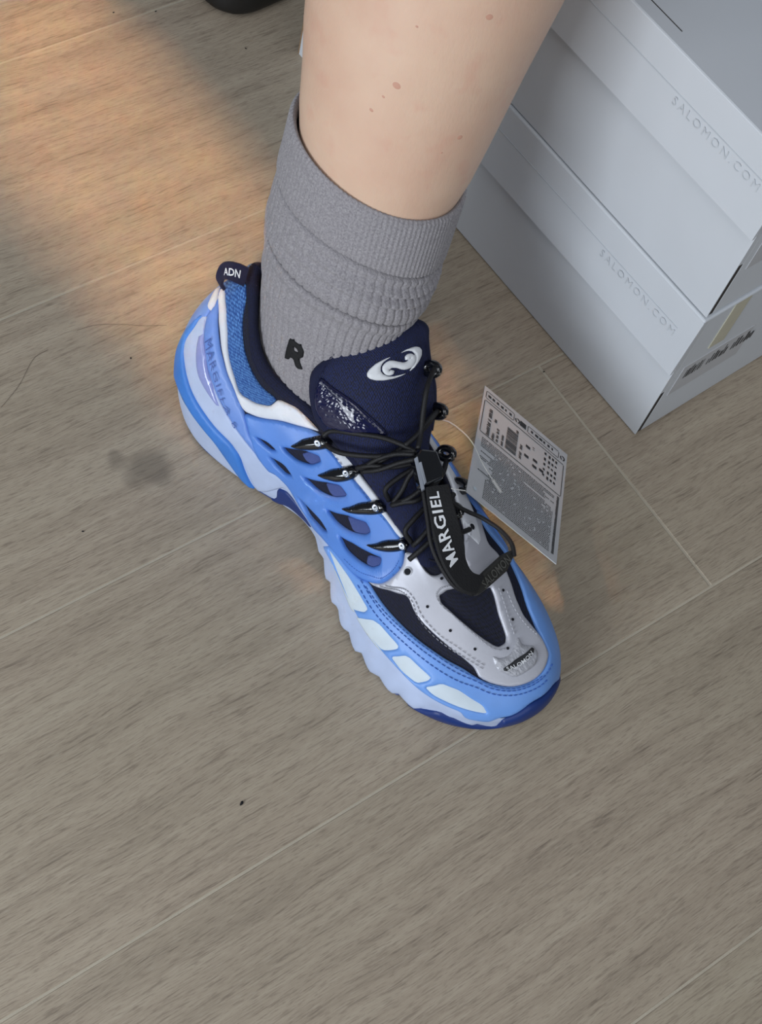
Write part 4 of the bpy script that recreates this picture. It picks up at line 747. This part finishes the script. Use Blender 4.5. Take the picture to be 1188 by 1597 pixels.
# turned-in rim
for dz,s in ((-.003,.955),(-.012,.945)):
    z=zz[-1];cx,a,ab,cy=rg(z);b=len(V)
    for k in range(nt): x=a*s*math.cos(th[k]);y=a/ab*s*math.sin(th[k]); V.append((cx+x,cy+y,z+dz-.11*x-.21*y)); UV.append((th[k]*.05,z))
    for j in range(nt): F.append((b-nt+j,b-nt+(j+1)%nt,b+(j+1)%nt,b+j))
sock=obj('sock',V,F,'sock',pe,True,uv=UV)
# leg: one continuous surface from inside the sock to just below the knee
LR=[(.06,.066,.034,1.5,.05),(.10,.0500,.040,1.4,.066),(.15,.0400,.0425,1.30,.0845),(.185,.0352,.0462,1.22,.0970),(.203,.0325,.0492,1.2,.1040),(.22,.0298,.0530,1.15,.1100),(.24,.0263,.0560,1.12,.1172),(.26,.0218,.0598,1.12,.1245),(.28,.0180,.0629,1.12,.1317),(.30,.0166,.0642,1.12,.1389),(.32,.0152,.0655,1.12,.1461),(.34,.0130,.0660,1.1,.1533),(.38,.012,.063,1.08,.167),(.42,.013,.058,1.05,.180),(.45,.016,.052,1.05,.19),(.465,.018,.03,1.05,.195)]
LR=np.array(LR); zs=np.linspace(.06,.465,82);V=[];F=[];n=64;th=np.linspace(0,2*np.pi,n,endpoint=False)
for z in zs:
    cx,a,ab,cy=[np.interp(z,LR[:,0],LR[:,k]) for k in range(1,5)]; t=min(1,max(0,(z-.09)/.12))
    for q in th: x=a*math.cos(q)*(1-.03*math.cos(2*q));y=a/ab*math.sin(q); V.append((cx+x,cy+y,z+t*(-.1*x-.2*y)))
for i in range(len(zs)-1):
    for j in range(n): F.append((i*n+j,i*n+(j+1)%n,(i+1)*n+(j+1)%n,(i+1)*n+j))
F.append(tuple(range(n))[::-1]);F.append(tuple((len(zs)-1)*n+j for j in range(n)))
leg=obj('lower_leg',V,F,'skin',pe,True)

def sock_fn(q,h=0):
    q=np.asarray(q,float); z=q[:,1]; cx,a,ab,cy=[np.interp(z,RG[:,0],RG[:,k]) for k in range(1,5)]; t=np.clip((z-.09)/.12,0,1)
    x=a*np.cos(q[:,0]);y=a/ab*np.sin(q[:,0]); h=np.asarray(h)*1.0
    return np.stack([cx+x*(1+h/a),cy+y*(1+h/(a/ab)),z+t*(-.11*x-.21*y)],-1)
def leg_fn(q,h=0):
    q=np.asarray(q,float); z=q[:,1]; cx,a,ab,cy=[np.interp(z,LR[:,0],LR[:,k]) for k in range(1,5)]; t=np.clip((z-.09)/.12,0,1)
    x=a*np.cos(q[:,0])*(1-.03*np.cos(2*q[:,0]));y=a/ab*np.sin(q[:,0]); h=np.asarray(h)*1.0
    return np.stack([cx+x*(1+h/a),cy+y*(1+h/(a/ab)),z+t*(-.1*x-.2*y)],-1)
# knitted letter on the sock
panel('knitted_letter',DATA['SOCKR'],.0013,'black_web',sock,fn=sock_fn,sc=np.array([36.,1000.]),step=.9,bev=.4,rnd=1,base=-.001,label='black knitted letter R')
for (q,r_) in DATA['SPOTS']:
    n=12;V=[q]+[(q[0]+r_*math.cos(2*math.pi*k/n)/.055,q[1]+.75*r_*math.sin(2*math.pi*k/n)) for k in range(n)]
    obj('skin_spot',leg_fn(np.array(V),np.array([.00035]+[-.0002]*n)),[(0,1+k,1+(k+1)%n) for k in range(n)],'freckle',leg,True)
# crumbs and a hair lying on the floor
CL=['dark crumb on the floor below the sneaker, near the lower plank joint','small dark crumb on the floor between the hang tag and the lower box','tiny dark crumb at the top edge left of the chair foot, nearer to it','tiny dark crumb at the top left in the warm light','tiny dark crumb on the floor just left of the leg','tiny dark crumb on the floor left of the sneaker heel','tiny dark crumb on the floor below the heel, far left']
for i,((x,y),lb) in enumerate(zip(DATA['CRUMBS'],CL)):
    rr=random.Random(i); s_=.0016 if i==0 else .0009; bm=bmesh.new(); bmesh.ops.create_icosphere(bm,subdivisions=1,radius=s_)
    for v in bm.verts: v.co=Vector((v.co.x*rr.uniform(.8,1.3),v.co.y*rr.uniform(.35,.7),v.co.z*.5+s_*.42))
    o=fromBM('crumb',bm,'black_web'); o.location=(x,y,0); o.rotation_euler=(0,0,rr.uniform(0,3)); o['label']=lb; o['category']='crumb'
for nm,lb in (('HAIR','fine dark hair on the floor at the left edge, lower of the two'),('HAIR2','fine dark hair on the floor left of the heel pull tab')):
    V,F=tube_geo([(x,y,.0005) for x,y in DATA[nm]],.00010,5,8); o=obj('hair_strand',V,F,'hair'); o['label']=lb; o['category']='hair'
